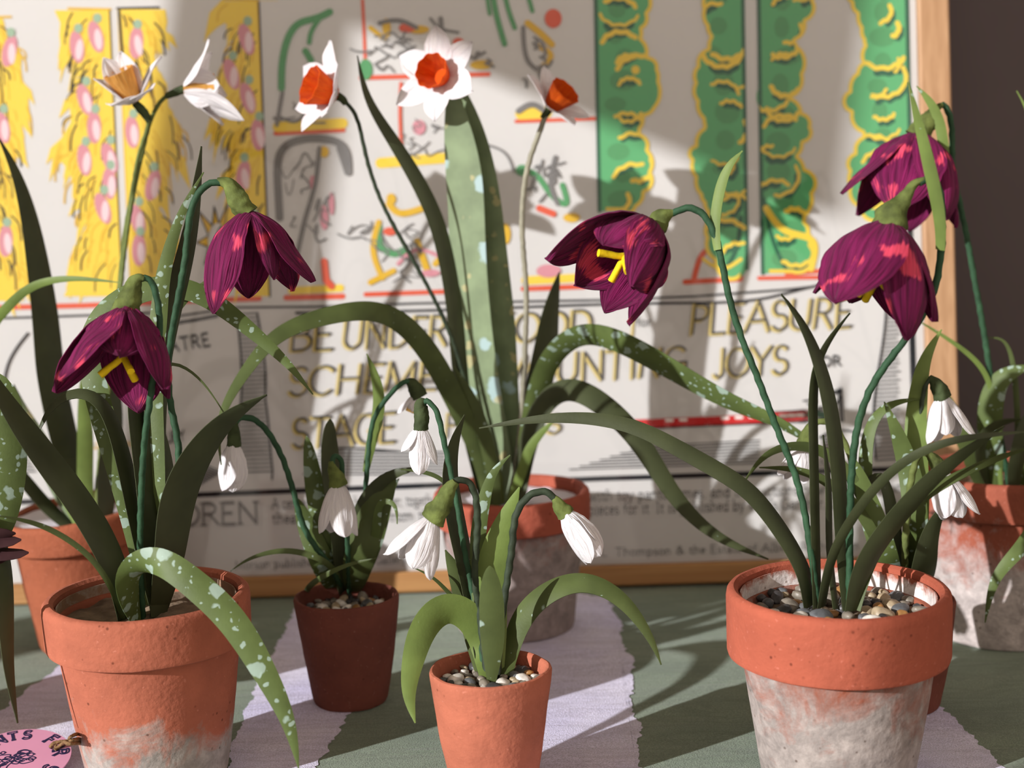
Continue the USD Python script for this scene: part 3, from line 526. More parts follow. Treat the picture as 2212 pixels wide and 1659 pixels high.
sk += [pline([(604, 470), (600, 400), (606, 330), (640, 304), (700, 300), (742, 318), (752, 370)], 16, True), pline([(690, 320), (680, 400), (660, 470), (640, 560)], 9, True), pline([(735, 320), (752, 372)], 16), pline([(600, 250), (640, 262), (668, 236), (700, 216)], 6, True), pline([(610, 200), (598, 270)], 8), pline([(930, 40), (950, 60), (990, 70)], 6, True), pline([(820, 50), (860, 44), (900, 60)], 9, True), pline([(952, 40), (958, 90), (970, 130)], 10, True), pline([(1130, 60), (1140, 130), (1160, 150)], 9, True), pline([(1120, 240), (1150, 226), (1180, 244)], 12, True), pline([(1200, 340), (1190, 400), (1205, 440)], 10, True), pline([(1040, 310), (1090, 330), (1110, 370)], 5, True)]
sk += scribble(660, 440, 40, 80, 12, (2, 4)) + scribble(860, 540, 70, 60, 16, (2, 4)) + scribble(850, 110, 60, 40, 14, (3, 5)) + scribble(1160, 130, 30, 50, 9) + scribble(1190, 400, 34, 50, 10, (3, 5)) + scribble(900, 300, 50, 40, 9, (2, 4)) + scribble(640, 240, 40, 25, 8, (2, 4)) + scribble(1020, 130, 40, 25, 7)
gy_ += [pline([(1140, 50), (1170, 74), (1192, 96)], 14, True), pline([(1165, 100), (1190, 120), (1165, 150)], 12, True), blob(835, 60, 9, 20), blob(905, 64, 22, 9), pline([(800, 60), (830, 84)], 10), blob(700, 328, 10, 12), pline([(840, 440), (862, 460), (912, 450)], 14, True), blob(845, 430, 10, 12), pline([(900, 520), (925, 590)], 14), pline([(818, 480), (806, 540), (826, 600)], 12, True), pline([(800, 610), (850, 585)], 12), pline([(940, 570), (968, 535)], 12), blob(1092, 505, 11, 22), blob(1040, 140, 24, 10), blob(1235, 470, 18, 10)]
pk += [blob(905, 275, 14, 16), blob(700, 470, 9, 26), blob(716, 440, 6, 24), pline([(860, 570), (900, 540), (960, 560)], 8, True), blob(930, 590, 20, 8), blob(1185, 585, 26, 14), blob(676, 395, 7, 16)]
rd += [pline([(866, 180), (864, 250), (868, 330)], 7, True), blob(880, 60, 18, 10), blob(1195, 40, 18, 20), pline([(1165, 450), (1195, 462)], 14), pline([(700, 565), (704, 605), (716, 618)], 15), blob(990, 92, 12, 10), blob(842, 500, 14, 9), blob(985, 440, 18, 9)]
ink('sketch_green_print', gr, 'ink_mid_green'); ink('sketch_yellow_print', gy_, 'ink_ochre'); ink('sketch_pink_print', pk, 'ink_pink'); ink('sketch_red_print', rd, 'ink_red'); ink('sketch_line_print', sk, 'ink_grey')
# curtains of the lower cartouche
hb = []
def curtain(xl, xr, y0, y1, step):
    for k in range(int((y1 - y0) / step)):
        yy = y0 + k * step; hb.append(pline([(xl(yy), yy + 3), (xr(yy), yy)], 2.6))
c1l = lambda y: 512 + 10 * math.sin((y - 680) * .011) - (y > 860) * (y - 860) * .06; c1r = lambda y: 560 + 14 * math.sin((y - 700) * .0125) + (y > 860) * min(40, (y - 860) * .25)
curtain(c1l, c1r, 676, 1035, 9)
c2l = lambda y: 1900 + 14 * math.cos((y - 650) * .012); c2r = lambda y: 1940 + 4 * math.sin(y * .3)
curtain(c2l, c2r, 640, 1000, 9)
for f_, a0, a1 in ((c1l, 676, 1035), (c1r, 676, 1035), (c2l, 640, 990)): hb.append(pline([(f_(y), y) for y in np.linspace(a0, a1, 20)], 4))
hb += [pline([(330, 690), (430, 676), (512, 664), (700, 662), (900, 655), (1300, 648), (1500, 640), (1690, 626), (1950, 598)], 4), pline([(-100, 690), (100, 684), (330, 676)], 4), pline([(640, 676), (1000, 668), (1400, 655), (1640, 646), (1760, 618), (1900, 606)], 5, True), pline([(345, 700), (420, 690), (505, 672)], 3), pline([(350, 705), (470, 684)], 3)]
for k in range(8): hb.append(pline([(690 - k * 5, 975 + k * 7), (960, 976 + k * 7)], 2.6)); hb.append(pline([(1230 + k * 22, 1014 - k * 7), (1640, 1000 - k * 7)], 2.2))
hb += [pline([(690, 975), (740, 968), (800, 970), (860, 975)], 4, True), pline([(1770, 945), (1800, 932), (1840, 932), (1870, 945)], 4, True), pline([(60, 720), (20, 780), (10, 860), (40, 960)], 5, True)]
for k in range(10): hb.append(pline([(1772 + k * 3, 946 + k * 6), (1806 - k, 944 + k * 6)], 2.5)); hb.append(pline([(445 - k * 3, 1005 + k * 4), (480 - k * 5, 1020 + k * 3)], 2.5)); hb.append(pline([(-60, 960 + k * 7), (40 + k * 4, 955 + k * 7)], 2.5))
ink('curtain_print', hb, 'ink_black', label='line drawn curtains')
# the little train
ink('train_print', [pline([(1340, 917), (1404, 914)], 18), pline([(1414, 914), (1520, 909)], 18), pline([(1530, 909), (1680, 902)], 18), pline([(1672, 901), (1738, 897)], 21)], 'ink_train', label='red toy train')
ink('train_window_print', [pline([(x, 898 - (x - 1690) * .04), (x + 12, 898 - (x - 1690) * .04)], 6) for x in (1686, 1704, 1722, 1560, 1590, 1620, 1440, 1470)], 'ink_white')
ink('train_line_print', [pline([(1330, 928), (1745, 910)], 3), pline([(1670, 890), (1738, 886)], 3), pline([(1738, 886), (1738, 908)], 3), pline([(1745, 908), (1790, 905)], 4)] + [pline([(x, 911), (x + 3, 910)], 6) for x in (1728, 1736, 1750, 1764, 1778)] +
    [pline([(1811, 840), (1817, 910)], 4), pline([(1817, 838), (1822, 910)], 3), pline([(1796, 850), (1816, 846)], 5), pline([(1800, 878), (1818, 856)], 4), pline([(1794, 846), (1818, 842)], 3), pline([(1735, 866), (1760, 862)], 3), pline([(1745, 872), (1754, 875), (1762, 866)], 4, True), pline([(1765, 880), (1782, 878)], 3), pline([(1760, 886), (1778, 884)], 3)], 'ink_black')
ink('engine_print', [pline([(1748, 896), (1760, 892), (1776, 896), (1790, 894)], 14, True)], 'ink_deep_green')

# ------------------------------------------------------------------ lettering: a small drawn alphabet
S_, L_ = 1, 0
def arc(cx, cy, rx, ry, a0, a1, n=12): return [(cx + rx * math.cos(math.radians(t)), cy + ry * math.sin(math.radians(t))) for t in np.linspace(a0, a1, n)]
GL = {
 'A': (.9, [[(0, 0), (.42, 1), (.86, 0)], [(.17, .36), (.68, .36)]]), 'B': (.72, [[(.12, 0), (.12, 1)], [(.12, 1)] + arc(.38, .76, .24, .24, 90, -90) + [(.12, .52)], [(.38, .52)] + arc(.4, .26, .28, .26, 90, -90) + [(.12, 0)]]),
 'C': (.85, [arc(.45, .5, .4, .5, 45, 315, 18)]), 'D': (.85, [[(.12, 0), (.12, 1)], [(.12, 1), (.3, 1)] + arc(.34, .5, .44, .5, 85, -85, 14) + [(.12, 0)]]), 'E': (.68, [[(.12, 0), (.12, 1)], [(.12, 1), (.6, 1)], [(.12, .52), (.5, .52)], [(.12, 0), (.62, 0)]]),
 'F': (.64, [[(.12, 0), (.12, 1)], [(.12, 1), (.6, 1)], [(.12, .52), (.5, .52)]]), 'G': (.88, [arc(.45, .5, .4, .5, 45, 330, 18), [(.8, .05), (.8, .44), (.55, .44)]]), 'H': (.9, [[(.12, 0), (.12, 1)], [(.76, 0), (.76, 1)], [(.12, .52), (.76, .52)]]),
 'I': (.4, [[(.2, 0), (.2, 1)]]), 'J': (.5, [[(.36, 1), (.36, .2)] + arc(.2, .2, .16, .2, 0, -150, 7)]), 'L': (.66, [[(.12, 1), (.12, 0), (.6, 0)]]), 'M': (1.05, [[(.1, 0), (.14, 1), (.5, .1), (.88, 1), (.93, 0)]]), 'N': (.92, [[(.12, 0), (.12, 1), (.78, 0), (.78, 1)]]),
 'O': (.95, [arc(.47, .5, .42, .5, 90, 450, 22)]), 'P': (.68, [[(.12, 0), (.12, 1)], [(.12, 1)] + arc(.36, .74, .26, .26, 90, -90) + [(.12, .48)]]), 'R': (.78, [[(.12, 0), (.12, 1)], [(.12, 1)] + arc(.36, .75, .25, .25, 90, -90) + [(.12, .5)], [(.36, .5), (.72, 0)]]),
 'S': (.66, [arc(.33, .75, .24, .25, 35, 250, 10) + arc(.33, .26, .27, .26, 90, -150, 12)]), 'T': (.78, [[(.38, 0), (.38, 1)], [(.04, 1), (.72, 1)]]), 'U': (.88, [[(.12, 1), (.12, .3)] + arc(.43, .3, .31, .3, 180, 360, 10) + [(.74, 1)]]), 'W': (1.2, [[(.02, 1), (.3, 0), (.56, .9), (.82, 0), (1.1, 1)]]), 'Y': (.8, [[(.02, 1), (.38, .5), (.38, 0)], [(.74, 1), (.38, .5)]]),
 'a': (.56, [[(.1, .5)] + arc(.26, .46, .16, .16, 150, 0, 7) + [(.42, .08), (.52, 0)], [(.42, .36), (.2, .32)] + arc(.22, .16, .16, .16, 100, 300, 8) + [(.42, .14)]]), 'b': (.62, [[(.1, 1), (.1, 0)], arc(.3, .3, .22, .3, 160, -160, 14)]), 'c': (.52, [arc(.3, .31, .22, .31, 50, 310, 14)]), 'd': (.64, [[(.52, 1), (.52, 0)], arc(.3, .3, .22, .3, 20, 340, 14)]),
 'e': (.54, [[(.09, .34), (.47, .34)] + arc(.28, .32, .2, .3, 5, 310, 14)]), 'f': (.4, [[(.18, 0), (.18, .8)] + arc(.32, .8, .14, .2, 180, 60, 6), [(.04, .6), (.36, .6)]]), 'g': (.58, [arc(.27, .4, .18, .21, 0, 360, 14), [(.45, .55), (.56, .6)], [(.16, .22), (.14, .12), (.4, .06)] + arc(.27, -.14, .22, .15, 50, -230, 12)]), 'h': (.66, [[(.12, 0), (.12, 1)], [(.12, .4)] + arc(.32, .42, .2, .2, 160, 0, 8) + [(.52, 0)]]),
 'i': (.32, [[(.16, 0), (.16, .6)], [(.15, .86), (.17, .88)]]), 'k': (.62, [[(.12, 0), (.12, 1)], [(.5, .6), (.12, .26)], [(.26, .38), (.56, 0)]]), 'l': (.32, [[(.16, 0), (.16, 1)]]), 'm': (1.0, [[(.12, 0), (.12, .6)], [(.12, .4)] + arc(.3, .42, .18, .2, 160, 0, 8) + [(.48, 0)], [(.48, .4)] + arc(.66, .42, .18, .2, 160, 0, 8) + [(.84, 0)]]), 'n': (.66, [[(.12, 0), (.12, .6)], [(.12, .4)] + arc(.32, .42, .2, .2, 160, 0, 8) + [(.52, 0)]]),
 'o': (.6, [arc(.3, .31, .23, .31, 90, 450, 18)]), 'p': (.64, [[(.12, -.32), (.12, .6)], arc(.32, .3, .22, .3, 160, -160, 14)]), 'r': (.46, [[(.14, 0), (.14, .6)], [(.14, .36)] + arc(.3, .42, .16, .18, 170, 50, 6)]), 's': (.46, [arc(.23, .46, .15, .15, 40, 250, 8) + arc(.23, .15, .17, .16, 90, -150, 9)]), 't': (.4, [[(.18, .82), (.18, .16)] + arc(.3, .14, .12, .14, 180, 300, 6), [(.04, .6), (.36, .6)]]), 'u': (.66, [[(.12, .6), (.12, .2)] + arc(.3, .2, .18, .2, 180, 350, 8) + [(.5, .6)], [(.5, .4), (.5, 0)]]),
 'v': (.58, [[(.04, .6), (.28, 0), (.52, .6)]]), 'w': (.86, [[(.03, .6), (.22, 0), (.42, .56), (.61, 0), (.8, .6)]]), 'y': (.58, [[(.04, .6), (.29, .02)], [(.52, .6), (.22, -.26), (.08, -.3)]]),
 '0': (.6, [arc(.3, .5, .24, .5, 90, 450, 18)]), '1': (.46, [[(.1, .82), (.26, 1), (.26, 0)]]), '2': (.58, [arc(.28, .74, .22, .26, 160, -30, 10) + [(.06, 0), (.54, 0)]]), '3': (.56, [arc(.26, .76, .2, .24, 150, -90, 10) + arc(.26, .26, .24, .26, 90, -150, 12)]), '7': (.56, [[(.05, 1), (.52, 1), (.2, 0)]]), '9': (.6, [arc(.3, .7, .22, .3, 0, 360, 16), [(.52, .7), (.46, .3), (.24, 0)]]),
 '.': (.26, [[(.12, .02), (.13, .04)]]), ',': (.26, [[(.14, .04), (.08, -.14)]]), '&': (.9, [[(.82, .02), (.28, .72)] + arc(.4, .82, .15, .17, 200, -20, 8) + [(.2, .42)] + arc(.33, .22, .24, .22, 150, 320, 8) + [(.78, .5)]]), "'": (.2, [[(.1, 1), (.08, .8)]]), ' ': (.38, [])}
def glyphs(text, height, weight, serif=False, slant=0.0, track=0.0, contrast=.6, fit=None, jitter=0, seed=0):
    """Letters as shapely shapes reading along +x from the origin, capitals `height` tall; returns (shapes, width)."""
    out, x = [], 0.0; rj = random.Random(seed)
    for ch in text:
        w, strokes = GL[ch]; parts = []
        for st in strokes:
            st = [(p / contrast, q) for p, q in st]; parts.append(LineString(st).buffer(weight / 2, quad_segs=4, cap_style=1 if not serif else 2))
            if serif:
                for p, q in ((st[0], st[1]), (st[-1], st[-2])):
                    if len(st) < 6 and abs(p[0] - q[0]) < abs(p[1] - q[1]) * .9 and (p[1] in (0, 1, .6, -.32)): parts.append(LineString([(p[0] - .13 / contrast, p[1]), (p[0] + .13 / contrast, p[1])]).buffer(weight * .3, cap_style=2))
        if parts:
            g = affinity.scale(unary_union(parts), contrast, 1, origin=(0, 0))
            if slant: g = affinity.skew(g, slant, origin=(0, 0))
            if jitter: g = affinity.rotate(g, rj.uniform(-jitter, jitter), origin=(w / 2, .5))
            out.append(affinity.translate(g, x, 0))
        x += w + track
    fx = (fit / height / max(x, .01)) if fit else 1
    return [affinity.scale(g, height * (fx if fit else 1), height, origin=(0, 0)) for g in out], x * height * (fx if fit else 1)
def write(text, x0, y0, x1, y1, hpx, weight, **kw):
    """Lettering on the print whose baseline runs from pixel (x0, y0) to (x1, y1)."""
    A, B = pp(x0, y0), pp(x1, y1); L = np.linalg.norm(B - A); ang = math.degrees(math.atan2(*(B - A)[::-1]))
    gs, _ = glyphs(text, hpx * PX, weight, fit=L, **kw)
    return [affinity.translate(affinity.rotate(g, ang, origin=(0, 0)), *A) for g in gs]
big = [('BE', 622, 757, 722, 753, 62), ('UNDER', 738, 752, 968, 744, 62), ('STOOD', 1020, 742, 1280, 730, 60), ('PLEASURE', 1490, 722, 1842, 704, 62), ('SCHEME', 622, 855, 948, 838, 60), ('MOUNTING', 1080, 832, 1486, 808, 60), ('JOYS', 1540, 815, 1704, 806, 60), ('STAGE', 630, 968, 858, 952, 62), ('F', 962, 944, 990, 942, 50), ('S', 1180, 936, 1214, 934, 40)]
ys_, ds_ = [], []
for i, (t, *q) in enumerate(big):
    ds_ += write(t, *q, .08, slant=8, contrast=.8, jitter=3, seed=i); ys_ += [affinity.translate(s, -5 * PX, -2 * PX) for s in write(t, *q, .13, slant=8, contrast=.7, jitter=3, seed=i)]
ys_ += write('J', 1345, 732, 1372, 731, 56, .16, slant=6); 
ink('lettering_shade_print', ys_, 'ink_straw', label='yellow shading of the drawn capitals'); ink('lettering_print', ds_, 'ink_dark_grey', label='large drawn capitals')
sm = write('THEATRE', 296, 772, 458, 746, 27, .19, jitter=4, track=.12) + write('DRURY', 330, 962, 402, 950, 22, .19, jitter=4) + write('OR', 1773, 792, 1819, 789, 21, .2, track=.1) + write('for', 1374, 705, 1408, 703, 18, .12)
ink('small_lettering_print', sm, 'ink_black'); ink('small_lettering_shade_print', write('FOR CHILDREN AND', 128, 972, 300, 964, 12, .2), 'ink_ochre')
ink('date_print', write('1922', 1766, 1012, 1808, 1008, 18, .14, slant=14), 'ink_black')
ink('heading_print', write('CHILDREN', 238, 1141, 562, 1130, 46, .15, serif=True, contrast=.55), 'ink_grey', label='grey serif heading')
body_t = [('A centenary of the book paper, together', 588, 1099, 950, 1090, 23), ('theatre and figures from the', 588, 1131, 942, 1123, 23), ('with toy pantomimes, and instructions how to make your own', 1272, 1082, 2004, 1060, 23), ('pieces for it. It is published by Wells Gardner, Darton & Co. Ltd.', 1272, 1112, 1994, 1091, 23), ('Morson published', 508, 1229, 690, 1222, 17), ('Gallery, 1973.', 812, 1219, 934, 1212, 17), ('1990 L. Thompson & the Estate of Albert Rutherston', 1238, 1203, 1856, 1186, 17)]
ink('text_print', [g for t, *q in body_t for g in write(t, *q, .10, serif=True, contrast=.6, track=.03)], 'ink_dark_grey', label='small serif text')

# ------------------------------------------------------------------ pots
def pot(loc, H, R, base, mats, label, band=None, wall=.0045, seed=0, wob=.0006, tilt=None, overhang=.0028, inside=None, group=None, lip=.0015, prof=None):
    """A thrown terracotta pot: body, collar (if it has one) and the clay inside; the origin is the middle of its foot."""
    t = thing('plant_pot', loc, label=label, cat='flower pot', group=group); c = np.array(loc, float)
    body, rim = mats; tl = (tilt[0], tilt[1], H * .3, H * .7) if tilt else None
    rb = R - (overhang if band else 0); k = lambda z_: base + (rb - base) * (z_ / H)
    zt = H - (band * .35 if band else 0)
    dz = np.linspace(0.0025, zt - .0015, 22); bow = lambda z_: .0006 * math.sin(z_ / H * math.pi)
    outer = [(0.0001, 0), (base - .002, 0), (base - .0004, .0006)] + [(k(z_) + bow(z_), z_) for z_ in dz]
    inner = [(max(.006, k(z_) - wall + bow(z_)), max(z_, wall)) for z_ in dz[::-1]]
    tops = [(k(zt) - .0006, zt - .0003), (k(zt) - wall * .5, zt), (k(zt) - wall + .0006, zt - .0003)]
    obj('body', lathe(outer + tops + inner + [(0.0001, wall)], 110, wob, seed, tl, c), body, t, smooth=40)
    if band:
        z0 = H - band; ri = k(z0) - .0006
        pr = [(ri, z0 + .0002), (R - .0022, z0), (R - .0007, z0 + .0008), (R - .0002, z0 + .0024), (R, H - .004), (R - .0004, H - .0015), (R - .0016, H - .0002), (R - wall * .75, H), (R - wall - .0006, H - .0012), (R - wall - .0012, H - band * .5), (ri - wall * .3, z0 + .004)]
        obj('collar', lathe(pr, 110, wob, seed, tl, c), rim, t, smooth=40)
    if inside:
        zz = np.linspace(H - .003, .02, 10); ro = (R - wall - .0010) if band else None
        pr = [((k(z_) - wall + bow(z_) - .0003) if not band or z_ < H - band * .5 else R - wall - .0016, z_) for z_ in zz]
        pr = pr + [(r_ - .0005, z_) for r_, z_ in pr[::-1]]
        obj('inner_face', lathe(pr, 90, wob, seed, tl, c), inside, t, smooth=40, label='lime stained inner face')
    return t
P1, P2, P3, P4, P5, P6, P7, P8 = ((-.161, .621, 0), (.1315, .59, 0), (-.0128, .590, 0), (-.0848, .705, 0), (-.0021, .817, 0), (.2637, .78, 0), (-.2430, .812, 0), (.181, .677, 0))
pot(P1, .083, .0440, .0300, ('clay_left', 'clay_left_rim'), 'wide terracotta pot at front left with white lime crust low down', band=.0215, seed=1, inside='clay_inside')
pot(P2, .085, .0457, .0305, ('clay_right', 'clay_right_rim'), 'terracotta pot at front right with clean collar and chalky grey body', band=.0285, seed=2, inside='clay_right_inside', wall=.0042)
pot(P3, .0552, .0255, .0172, ('clay_small', None), 'small orange terracotta pot without collar at front centre', seed=3, wall=.0028, wob=.0008)
pot(P4, .0546, .0258, .0182, ('clay_dark', None), 'small dark brown clay pot between the front left and centre pots', seed=4, wall=.0026, wob=.0008)
pot(P5, .080, .0445, .0330, ('clay_middle', 'clay_middle_rim'), 'terracotta pot at the back middle, greyish below its red collar', band=.0185, seed=5)
pot(P6, .0915, .0470, .0350, ('clay_backright', 'clay_backright'), 'terracotta pot at the back right edge with white bloom on its side', band=.021, seed=6)
pot(P7, .0790, .0430, .0290, ('clay_backleft', 'clay_backleft'), 'terracotta pot at the back left with a wavy uneven collar', band=.018, seed=7, tilt=(.0045, .3), wob=.0012)
pot(P8, .0530, .0256, .0182, ('clay_dark', None), 'small dark clay pot half hidden behind the front right pot', seed=8, wall=.0026, wob=.0008)

def fill(name, loc, R, z_, m, label, cat_, rough=.0012, kind=None, seed=0):
    rr, an = np.meshgrid(np.linspace(0, 1, 26), np.linspace(0, 2 * np.pi, 73)); x_, y_ = rr * R * np.cos(an), rr * R * np.sin(an)
    zz = z_ + rough * 2 * (meshkit.fbm(np.stack([x_ * 120, y_ * 120, 0 * x_ + seed], -1), 4, seed) - .5)
    (v, f), uv = sheet(np.stack([x_ + loc[0], y_ + loc[1], zz], -1), .002)
    return tag(obj(name, (v, f), m, smooth=40), label, cat_, kind=kind)
fill('soil', P1, .0365, .0722, 'soil_sand', 'dry brown sandy soil in the front left pot', 'soil', .002, 'stuff', 1)
fill('paper_filling', P5, .0385, .0722, 'filler_paper', 'white paper filling in the back middle pot', 'paper', .0008, None, 2)
fill('paper_filling', P7, .0372, .0722, 'filler_paper', 'white paper filling in the wavy back left pot', 'paper', .0008, None, 3)
fill('soil', P6, .0390, .0790, 'soil_sand', 'brown soil in the back right pot', 'soil', .002, 'stuff', 4)

def pebbles(loc, R, z_, n, size, seed, group, where, mound=.0):
    rg = np.random.default_rng(seed); pts = []
    tries = 0
    while len(pts) < n and tries < 6000:
        tries += 1; rad = R * math.sqrt(rg.random()); an = rg.random() * 2 * math.pi; s = size * rg.uniform(.6, 1.25); x_, y_ = rad * math.cos(an), rad * math.sin(an)
        if rad + s * .8 > R: continue
        if all((x_ - q[0]) ** 2 + (y_ - q[1]) ** 2 > (.78 * (s + q[2])) ** 2 for q in pts): pts.append((x_, y_, s))
    kinds = [0, 1, 1, 2, 2, 3, 3, 4, 5, 0, 1, 5]; words = ['slate grey', 'brown grey', 'tan', 'pale', 'amber', 'black']
    for x_, y_, s in pts:
        m = trimesh.creation.icosphere(subdivisions=2, radius=1.0); v = m.vertices.copy()
        v *= (1 + .45 * (meshkit.fbm(v * 1.1 + rg.uniform(0, 50, 3), 2, 3) - .5))[:, None]
        v = np.sign(v) * np.abs(v) ** .9; v *= np.array([s, s * rg.uniform(.6, .9), s * rg.uniform(.45, .7)])
        R3 = trimesh.transformations.euler_matrix(rg.uniform(-.5, .5), rg.uniform(-.5, .5), rg.uniform(0, 6.3))[:3, :3]; v = v @ R3.T
        v += np.array([loc[0] + x_, loc[1] + y_, z_ + mound * (1 - (x_ * x_ + y_ * y_) / R ** 2) + rg.uniform(-.0006, .0008)])
        k = kinds[rg.integers(len(kinds))]
        t = obj('pebble', (v, m.faces), f'pebble_{k}', smooth=60)
        side = 'in the middle' if math.hypot(x_, y_) < R * .38 else ('at the right', 'at the back right', 'at the back', 'at the back left', 'at the left', 'at the front left', 'at the front', 'at the front right')[int(round(math.atan2(y_, x_) / (math.pi / 4))) % 8]
        big = 'large ' if s > size * 1.05 else ('small ' if s < size * .8 else '')
        tag(t, f'{big}{words[k]} pebble {side} of the {where}', 'pebble', f'{big}{words[k]} pebbles {side} of the {where}')
pebbles(P2, .0388, .0738, 84, .0042, 11, 'r', 'front right pot')
pebbles(P3, .0218, .0492, 60, .0031, 12, 'c', 'small orange front pot')
pebbles(P4, .0218, .0474, 56, .0030, 13, 'd', 'small dark brown pot')
pebbles(P8, .0215, .0450, 30, .0028, 14, 'b', 'half hidden back pot')
fill('soil', P2, .0380, .0712, 'soil_sand', 'pale grit under the pebbles of the front right pot', 'soil', .001, 'stuff', 5)
fill('soil', P3, .0212, .0463, 'soil_sand', 'grit under the pebbles of the small orange pot', 'soil', .001, 'stuff', 6)
fill('soil', P4, .0212, .0452, 'soil_sand', 'grit under the pebbles of the small dark pot', 'soil', .001, 'stuff', 7)
fill('soil', P8, .0212, .0432, 'soil_sand', 'grit under the pebbles of the half hidden dark pot', 'soil', .001, 'stuff', 8)

# ------------------------------------------------------------------ paper plants
def plant(name, loc, zb, label, cat_='paper plant'): return thing(name, (loc[0], loc[1], zb), label=label, cat=cat_)
SIX = lambda o, L=1, W=1, sp=(20, 14): [(o + 60 * k, L * (1, .94)[k % 2], W * (1, .95)[k % 2], sp[k % 2], 0, 0) for k in range(6)]
# front left fritillary
q = plant('paper_fritillary', P1, .0722, 'paper fritillary with two plum bells rising from the front left pot'); zb = .073
leaf(q, [(272, 1334), (255, 1240), (190, 1110), (110, 1000), (40, 905), (-5, 835), (-40, 770)], 58, (.605, .60, .60), 'leaf_dark', tw=(0, 10), b0=.5, zb=zb, label='long dark leaf leaning left')
leaf(q, [(345, 1330), (348, 1200), (342, 1060), (325, 950), (300, 850), (290, 780)], 82, (.615, .63, .63), 'leaf_dark', b0=.4, peak=.5, zb=zb)
leaf(q, [(345, 1325), (370, 1200), (388, 1085), (432, 980), (500, 900), (576, 853)], 74, (.612, .61, .60), 'leaf_dark', b0=.45, peak=.5, tip=.6, zb=zb, blunt=1)
leaf(q, [(306, 1333), (284, 1290), (280, 1245), (305, 1216), (350, 1216), (420, 1262), (500, 1340), (570, 1450), (622, 1560), (645, 1660)], 66, (.608, .600, .592, .586, .580, .574, .568, .562, .556, .552), 'leaf_spotted', tw=(55, 40, 10, -5, 0, 0, 0), b0=.6, peak=.7, tip=.5, n=70, zb=zb, label='spotted leaf arching over the rim')
leaf(q, [(266, 1338), (240, 1270), (190, 1200), (110, 1145), (50, 1124), (-6, 1114)], 12, (.60, .585, .57), 'leaf_olive', b0=.9, zb=zb, tip=.3)
leaf(q, [(340, 1320), (335, 1000), (332, 800), (342, 690), (352, 600), (385, 480), (415, 415), (440, 372)], 40, (.617, .64, .64), 'leaf_spotted', tw=(60, 20, 0), b0=.5, tip=.5, zb=zb)
leaf(q, [(350, 1320), (336, 1000), (346, 800), (374, 660), (404, 540), (424, 420), (435, 316)], 46, (.617, .645, .65), 'leaf_dark', b0=.5, tip=.45, zb=zb)
leaf(q, [(320, 1310), (250, 1000), (196, 770), (222, 685), (285, 636), (370, 620), (450, 645), (540, 712), (620, 785), (676, 852)], 52, (.625, .655, .66, .66, .65), 'leaf_spotted', tw=(20, 0, 30, 20, 0), b0=.4, tip=.5, n=70, zb=zb, label='arching spotted leaf')
leaf(q, [(335, 1310), (340, 900), (350, 730), (390, 660), (430, 620), (472, 585)], 24, (.62, .66, .665), 'leaf_spotted', b0=.4, zb=zb)
leaf(q, [(330, 1310), (270, 1000), (215, 868), (160, 850), (112, 880), (78, 944)], 34, (.62, .64, .63), 'leaf_dark', b0=.4, tip=.6, zb=zb)
leaf(q, [(338, 1310), (350, 900), (362, 790), (400, 795), (445, 835), (484, 892)], 9, (.62, .64, .64), 'leaf_olive', b0=.8, zb=zb)
stem(q, [(308, 1335), (303, 1200), (306, 1050), (316, 920), (340, 760), (345, 690), (334, 625), (320, 602), (304, 603)], 14, (.607, .603, .60), zb=zb)
stem(q, [(345, 1322), (372, 1120), (386, 1000), (380, 930), (364, 840), (368, 740), (386, 640), (402, 540), (416, 445), (450, 398), (490, 396)], 15, (.612, .625, .63), zb=zb)
fritillary(q, [(312, 602), (300, 602), (286, 626), (277, 655), (270, 682)], (7, 11, 21, 27, 33), .60, (272, 668), (2, 225, .24), 232,
    [(10, .70, 1.2, 14, 0, 0), (-48, 1.0, 1.3, 20, 0, 0), (-104, 1.02, 1.0, 28, 0, 0), (176, 1.06, 1.2, 8, 0, 0), (124, .96, .9, 6, 0, 0), (70, .98, 1.0, 8, 0, 0)], seed=3)
fritillary(q, [(470, 392), (492, 396), (504, 415), (520, 440), (536, 462)], (8, 13, 19, 23, 24), .63, (540, 458), (6, 215, -.06), 222,
    [(-38, 1.16, .95, 2, 0, 0), (86, .92, 1.1, 24, 0, 0), (44, .80, .5, 4, 0, 0), (140, .96, 1.1, 12, 0, 0), (196, 1.0, 1.0, 4, 0, 0), (-100, .92, .8, 2, 0, 0)], seed=5, stamens=False)
# front right fritillary
q = plant('paper_fritillary', P2, .0712, 'paper fritillary with two plum bells rising from the front right pot'); zb = .0755
leaf(q, [(1752, 1308), (1736, 1235), (1690, 1150), (1625, 1068), (1555, 1018), (1450, 960), (1350, 917), (1200, 903), (1035, 925)], 36, (.59, .60, .61, .62), 'leaf_dark', tw=(0, 0, 20, 40, 50), b0=.8, tip=.6, n=70, zb=zb, label='long leaf arching far left')
leaf(q, [(1766, 1312), (1762, 1150), (1758, 950), (1758, 850), (1768, 785), (1795, 730), (1836, 676)], 19, (.592, .592, .59), 'leaf_dark', b0=.9, tip=.35, zb=zb)
leaf(q, [(1832, 1318), (1822, 1200), (1815, 1060), (1800, 910), (1770, 785), (1730, 695), (1688, 636)], 31, (.592, .59, .585), 'leaf_dark', tw=(10, 0, 0), b0=.7, zb=zb)
leaf(q, [(1775, 1312), (1800, 1200), (1855, 1100), (1925, 1020), (2000, 972), (2090, 946), (2230, 932)], 20, (.59, .575, .56), 'leaf_dark', tw=(0, 20, 60), b0=.8, zb=zb)
leaf(q, [(1842, 1320), (1866, 1230), (1930, 1130), (2010, 1040), (2080, 982), (2170, 920)], 40, (.59, .575, .565), 'leaf_dark', tw=(0, 0, 10), b0=.7, peak=.3, tip=.65, zb=zb)
